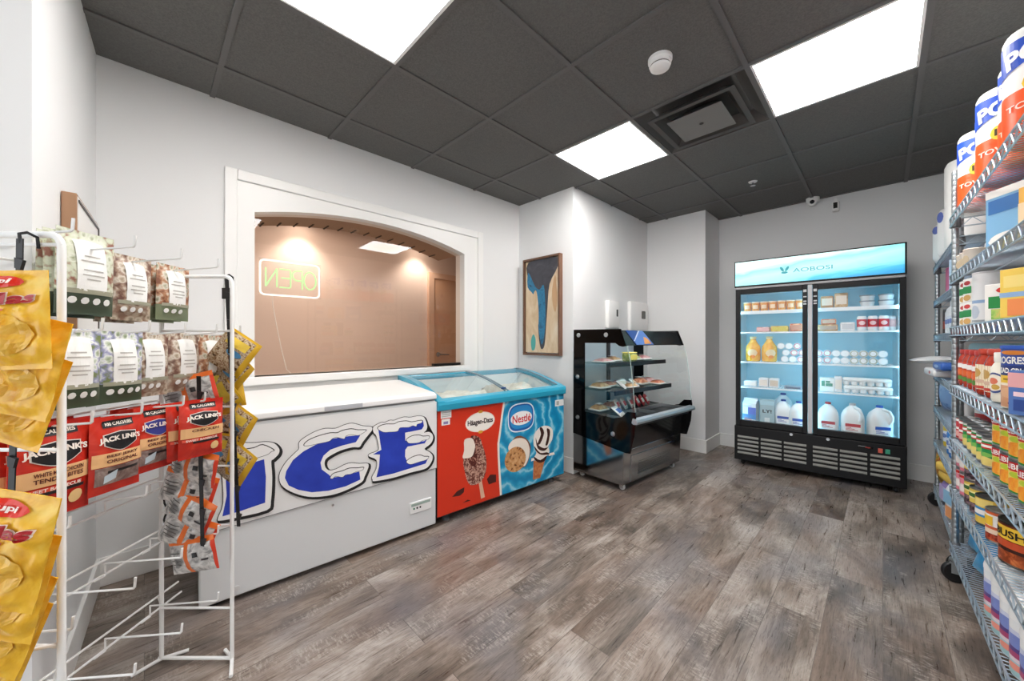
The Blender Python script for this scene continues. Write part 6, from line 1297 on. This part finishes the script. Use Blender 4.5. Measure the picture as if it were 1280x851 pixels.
stack(PC_, 3, -1.190, 1.298, 1.432, 'orange floral pouch on the top right hook of the snack rack', 'orange pouches', 0.03, -0.05)
stack(PD, 2, -1.10, 0.925, 1.20, 'blue floral pouch on the second row nearest the camera', 'blue floral pouches', 0.028, -0.08)
stack(PD, 2, -1.112, 1.05, 1.195, 'green-based floral pouch on the second row, second hook', 'blue floral pouches', 0.028, -0.05)
stack(PB_, 2, -1.14, 1.165, 1.195, 'rose floral pouch on the second row, middle hook', 'rose pouches', 0.03, -0.05)
stack(PB_, 2, -1.145, 1.29, 1.195, 'rose floral pouch on the second row, fourth hook', 'rose pouches', 0.03, -0.05)
stack(PC_, 2, -1.14, 1.40, 1.19, 'orange floral pouch on the second row, hook beyond the far post', 'orange pouches', 0.03, -0.05)
# jerky bags
JR = spotty('red_foil', [(0.3, 'b3211a'), (0.55, 'd03424'), (0.75, 'e2533a')], 11, 0.25, 3, 0.8); JB = M('1d1a1b', 0.35); JT = M('eab983', 0.4); JW = M('f6ece2', 0.4)
JWIN = spotty('jerky_window', [(0.4, '6d5550'), (0.55, '8f7b74'), (0.7, 'b9aba4')], 20, 0.15, 3, 0.8)
def jerky(w, h, lines, cal, window, badge='1d1a1b', seed=1.0, spot=False):
    def f():
        o = thing('jerky_bag', 'x', 'bag'); b, sf = bag_body(w, h, 0.036, seed, lambda u, v: JR, 16, 22, 0.003, 0.10); b.build('bag_film', o)
        b = B(); tilt = 0.0
        b.patch(-w*0.30, w*0.30, -h*0.145, -h*0.055, sf, JB, n=8, rows=3, eps=0.0026); text(b, cal, 0, -h*0.10, w*0.52, h*0.042, JW, surf=sf, eps=0.0046, bold=0.03); b.build('calorie_tab', o, flat=True)
        b = B(); S2 = lambda t, a, c: (a+(c-a)*0.35*abs(2*t-1)**1.6, c-(c-a)*0.12*abs(2*t-1))
        b.patch(-w*0.32, w*0.32, -h*0.46, -h*0.20, sf, M('e8ddd2', 0.4), shape=S2, n=12, rows=5, eps=0.0026); b.patch(-w*0.30, w*0.30, -h*0.45, -h*0.21, sf, M(badge, 0.35), shape=S2, n=12, rows=5, eps=0.0034)
        text(b, "JACK LINK'S", 0, -h*0.31, w*0.80, h*0.085, JW, surf=sf, eps=0.0056, bold=0.045, arc=h*0.015); b.build('brand_badge', o, flat=True)
        b = B(); b.patch(-w*0.485, w*0.485, -h*0.64, -h*0.47, sf, JT, n=12, rows=4, eps=0.0026)
        for k, (tx, col) in enumerate(lines): text(b, tx, 0.02*w, -h*(0.515+0.062*k), w*0.62, h*0.044, M(col, 0.4), surf=sf, eps=0.0046, bold=0.025)
        b.patch(-w*0.25, w*0.36, -h*0.735, -h*0.70, sf, JB, n=8, rows=1, eps=0.0030); b.build('flavour_band', o, flat=True)
        if window:
            b = B(); b.patch(-w*0.44, w*0.44, -h*0.88, -h*0.65, sf, JWIN, n=12, rows=5, eps=0.0024); b.patch(-w*0.30, -w*0.08, -h*0.86, -h*0.70, sf, M('c3d2dc', 0.2), shape=lambda t, a, c: (a+0.4*(c-a)*(t*0.6), c-0.4*(c-a)*(1-t)), n=4, rows=2, eps=0.0034); b.build('window', o, flat=True)
        if spot:
            b = B(); b.patch(w*0.16, w*0.36, -h*0.90, -h*0.76, sf, M('f0c98c', 0.4), 'ellipse', n=12, rows=3, eps=0.0028); b.patch(-w*0.46, w*0.12, -h*0.70, -h*0.655, sf, M('e8543a', 0.4), n=8, rows=1, eps=0.0030); text(b, 'SWEET BARBECUE', -w*0.05, -h*0.678, w*0.7, h*0.036, JW, surf=sf, eps=0.0046, bold=0.02); b.build('flavour_spot', o, flat=True)
        return o
    return f
J1 = Proto(jerky(0.152, 0.235, [('WHITE MEAT CHICKEN', '5a1e14'), ('TENDER BITES', '5a1e14')], '70 CALORIES', False, seed=1.2, spot=True)); J2 = Proto(jerky(0.126, 0.207, [('BEEF JERKY', '5a1e14'), ('ORIGINAL', '5a1e14')], '100 CALORIES', True, seed=2.5)); J3 = Proto(jerky(0.122, 0.20, [('BEEF JERKY', '5a1e14'), ('ORIGINAL', '5a1e14')], '80 CALORIES', True, '3a3f8c', seed=3.6)); J4 = Proto(jerky(0.130, 0.19, [('CHICKEN', '5a1e14')], '70 CALORIES', False, seed=4.1, spot=True))
stack(J1, 3, -1.128, 0.907, 0.972, 'red jerky bag reading WHITE MEAT CHICKEN on the hook nearest the camera', 'red jerky bags', 0.04, -0.08)
stack(J2, 3, -1.104, 1.031, 0.962, 'red jerky bag reading BEEF JERKY ORIGINAL with clear window', 'red jerky bags', 0.04, -0.06)
stack(J3, 3, -1.125, 1.162, 0.965, 'red jerky bag with blue brand badge on the third jerky hook', 'red jerky bags', 0.04, -0.05)
stack(J4, 2, -1.043, 1.243, 0.972, 'red jerky bag on the jerky hook nearest the far post', 'red jerky bags', 0.04, -0.35)
# yellow chip bags on clip strips at the near end
CH = spotty('yellow_foil', [(0.3, 'd99a1c'), (0.5, 'eeb932'), (0.68, 'f5cf57'), (0.8, 'f9e08a')], 10, 0.22, 4, 1.4); CHP = spotty('chip_photo', [(0.3, 'd9981f'), (0.5, 'e9b848'), (0.68, 'f0cd7c'), (0.8, 'f4dfa6')], 14, 0.25, 4, 1.6)
def chips(seed):
    def f():
        o = thing('chip_bag', 'x', 'bag'); w, h = 0.18, 0.215; b, sf = bag_body(w, h, 0.042, seed, lambda u, v: CH, 26, 32, 0.016, 0.06); b.build('bag_film', o)
        b = B(); b.patch(-w*0.20, w*0.30, -h*0.19, -h*0.06, sf, M('d9301f', 0.3), 'ellipse', n=14, rows=4, eps=0.004); text(b, 'Yupi', w*0.05, -h*0.125, w*0.30, h*0.07, JW, surf=sf, eps=0.0065, bold=0.03, slant=0.15); b.build('brand_oval', o, flat=True)
        b = B(); text(b, 'Ruedas', -w*0.02, -h*0.31, w*0.88, h*0.125, M('f6e3d0', 0.35), surf=sf, eps=0.0045, bold=0.075, slant=0.25, rot=0.10); text(b, 'Ruedas', -w*0.02, -h*0.31, w*0.86, h*0.115, M('a81d22', 0.35), surf=sf, eps=0.0065, bold=0.04, slant=0.25, rot=0.10); b.build('name_lettering', o, flat=True)
        b = B(); b.patch(-w*0.36, w*0.40, -h*0.86, -h*0.44, sf, CHP, 'ellipse', n=16, rows=8, eps=0.003); b.patch(-w*0.40, w*0.15, -h*0.415, -h*0.395, sf, M('d9644a', 0.4), n=8, rows=1, eps=0.0035); b.build('snack_picture', o, flat=True); return o
    return f
C1, C2 = Proto(chips(1.0)), Proto(chips(5.0))
def px(x, f): return (x-640)/461.5*f
def pz(y, f): return 1.17+(425.5-y)/461.5*f
for k, (x, y, f, roll, P, sc, lab) in enumerate(((2, 338, 0.685, -0.03, C1, 0.86, 'yellow chip bag at the top of the upper clip strip'), (34, 392, 0.72, 0.24, C2, 0.92, 'yellow chip bag second on the upper clip strip'), (38, 436, 0.757, 0.34, C1, 0.92, 'yellow chip bag lowest on the upper clip strip'), (10, 612, 0.66, 0.22, C2, 0.98, 'yellow chip bag at the top of the lower clip strip'), (14, 658, 0.695, 0.26, C1, 0.98, 'yellow chip bag second on the lower clip strip'), (14, 706, 0.73, 0.36, C2, 0.98, 'yellow chip bag third on the lower clip strip'), (10, 738, 0.763, 0.38, C1, 1.0, 'yellow chip bag lowest on the lower clip strip'))):
    o = P.put((0, 0, 0), 0, lab, 'yellow chip bags', scale=sc); hang(o, px(x, f), f, pz(y, f), 'f', roll, 0.10)
def strip(name, label, x0, y0, x1, y1, f, n, hook=True, card=False):
    o = thing(name, label, 'clip strip', cam2w(px(x0, f), f, pz(y0, f)), YAW); L = pz(y0, f)-pz(y1, f); dx = px(x1, f)-px(x0, f); BK = M('141416', 0.4)
    b = B(); b.prism([(-0.007, 0), (0.007, 0), (dx+0.006, -L), (dx-0.006, -L)], 0.0, 0.0025, BK, 'y'); b.build('strap', o)
    if hook: B().tube([(0, 0.002, -0.01), (0.0, 0.0, 0.010), (0.001, 0.012, 0.016), (0.002, 0.028, 0.010), (0.002, 0.030, -0.014)], 0.0032, BK, 6).build('hook', o)
    if card: B().box(-0.014, 0.024, -0.004, 0.0, -0.075, -0.035, BK).build('card', o)
    for k in range(n):
        t = (k+0.6)/n; b = B(); b.prism([(dx*t-0.002, -L*t+0.012), (dx*t+0.016, -L*t+0.006), (dx*t+0.010, -L*t-0.014), (dx*t-0.002, -L*t-0.010)], -0.006, 0.0, BK, 'y'); b.build('clip', o)
    return o
strip('clip_strip', 'black clip strip hooked over the near top bar with yellow chip bags', 24, 298, 20, 560, 0.775, 5)
strip('clip_strip', 'black clip strip holding the lower yellow chip bags', 16, 540, 6, 840, 0.785, 5, hook=False)
strip('clip_strip', 'black clip strip with small card hanging by the far right post', 283, 348, 298, 658, 1.355, 9, card=True)
strip('clip_strip', 'black clip strip holding orange and silver bags beside the far post', 248, 470, 253, 690, 1.262, 6, hook=False)
# small snack bags on the far strips
NUT = spotty('nut_mix', [(0.33, '4f3a2e'), (0.43, '9c7c58'), (0.52, 'd9cbb0'), (0.60, '8a5a3c'), (0.66, 'c9b89a'), (0.74, 'e4e0d6')], 55, 0.25, 3, 0.6); YEL = M('e2b42a', 0.3)
def nutbag(seed):
    def f():
        o = thing('nut_bag', 'x', 'bag'); w, h = 0.135, 0.150; b, sf = bag_body(w, h, 0.045, seed, lambda u, v: YEL if (v < 0.05 or u > 0.90) else NUT, 16, 18, 0.006, 0.05); b.build('bag_film', o)
        b = B(); b.patch(-w*0.3, w*0.3, -h*0.34, -h*0.14, sf, M('e8c84a', 0.35), n=8, rows=3, eps=0.003); b.patch(-w*0.12, w*0.3, -h*0.56, -h*0.40, sf, M('4f93c4', 0.35), 'ellipse', n=10, rows=3, eps=0.003); b.build('label', o, flat=True); return o
    return f
NP1, NP2 = Proto(nutbag(2.0)), Proto(nutbag(7.0)); od = ['first', 'second', 'third', 'fourth', 'fifth', 'sixth', 'seventh', 'eighth', 'ninth']
for k, (x, y, roll) in enumerate(((308, 420, 0.62), (304, 446, 0.75), (276, 462, -0.15), (292, 482, 0.9), (274, 500, 0.1), (306, 512, 0.55), (274, 540, 0.2), (306, 560, 0.6))):
    o = (NP1 if k % 2 else NP2).put((0, 0, 0), 0, f'yellow-edged nut mix bag on the far right strip, {od[k]} from the top', 'yellow edged nut bags'); hang(o, px(x, 1.385+0.012*(k % 3)), 1.385+0.012*(k % 3), pz(y, 1.39), 'f', roll, 0.15*(-1)**k)
SILV = spotty('silver_foil', [(0.35, '8f8f8f'), (0.5, 'c9c8c6'), (0.7, 'ecebe8')], 30, 0.22, 3, 1.0); OGE = M('e8722a', 0.3)
def silverbag(seed):
    def f():
        o = thing('silver_snack_bag', 'x', 'bag'); w, h = 0.175, 0.118; b, sf = bag_body(w, h, 0.04, seed, lambda u, v: OGE if (v < 0.12 or 0.40 < u < 0.52) else (M('d43c22', 0.3) if u > 0.95 else SILV), 20, 14, 0.007, 0.05); b.build('bag_film', o)
        b = B()
        for q in range(4): b.patch(-w*0.42, -w*0.16, -h*(0.36+0.11*q), -h*(0.33+0.11*q), sf, M('5a5856', 0.4), n=6, rows=1, eps=0.003)
        b.patch(w*0.10, w*0.2, -h*0.52, -h*0.38, sf, M('2a2a2c', 0.4), n=4, rows=1, eps=0.003); b.patch(w*0.24, w*0.38, -h*0.66, -h*0.60, sf, M('3a3a3c', 0.4), n=4, rows=1, eps=0.003); b.build('print', o, flat=True); return o
    return f
SP = Proto(silverbag(3.0)); SQ = Proto(silverbag(8.0))
for k, (x, y, roll, f) in enumerate(((232, 470, -0.25, 1.300), (246, 562, 0.2, 1.285), (243, 590, 0.3, 1.296), (246, 618, 0.45, 1.285), (245, 645, 0.4, 1.296), (238, 672, -0.2, 1.282))):
    o = (SP if k % 2 else SQ).put((0, 0, 0), 0, f'orange and silver snack bag beside the far left post, {od[k]} from the top', 'orange and silver snack bags'); hang(o, px(x, f), f, pz(y, f), 'f', roll, 0.1*(-1)**k)
# grey price card on the second row and a loose black cord on the far left post
p = thing('black_cord', 'thin black cord hanging in waves beside the far left post', 'cord', cam2w(px(207, 1.33), 1.33, pz(608, 1.33)), YAW)
B().tube([(0.006*math.sin(k*1.1), 0.0, -0.012*k) for k in range(14)], 0.003, M('161617', 0.5), 6).build('cord_run', p)
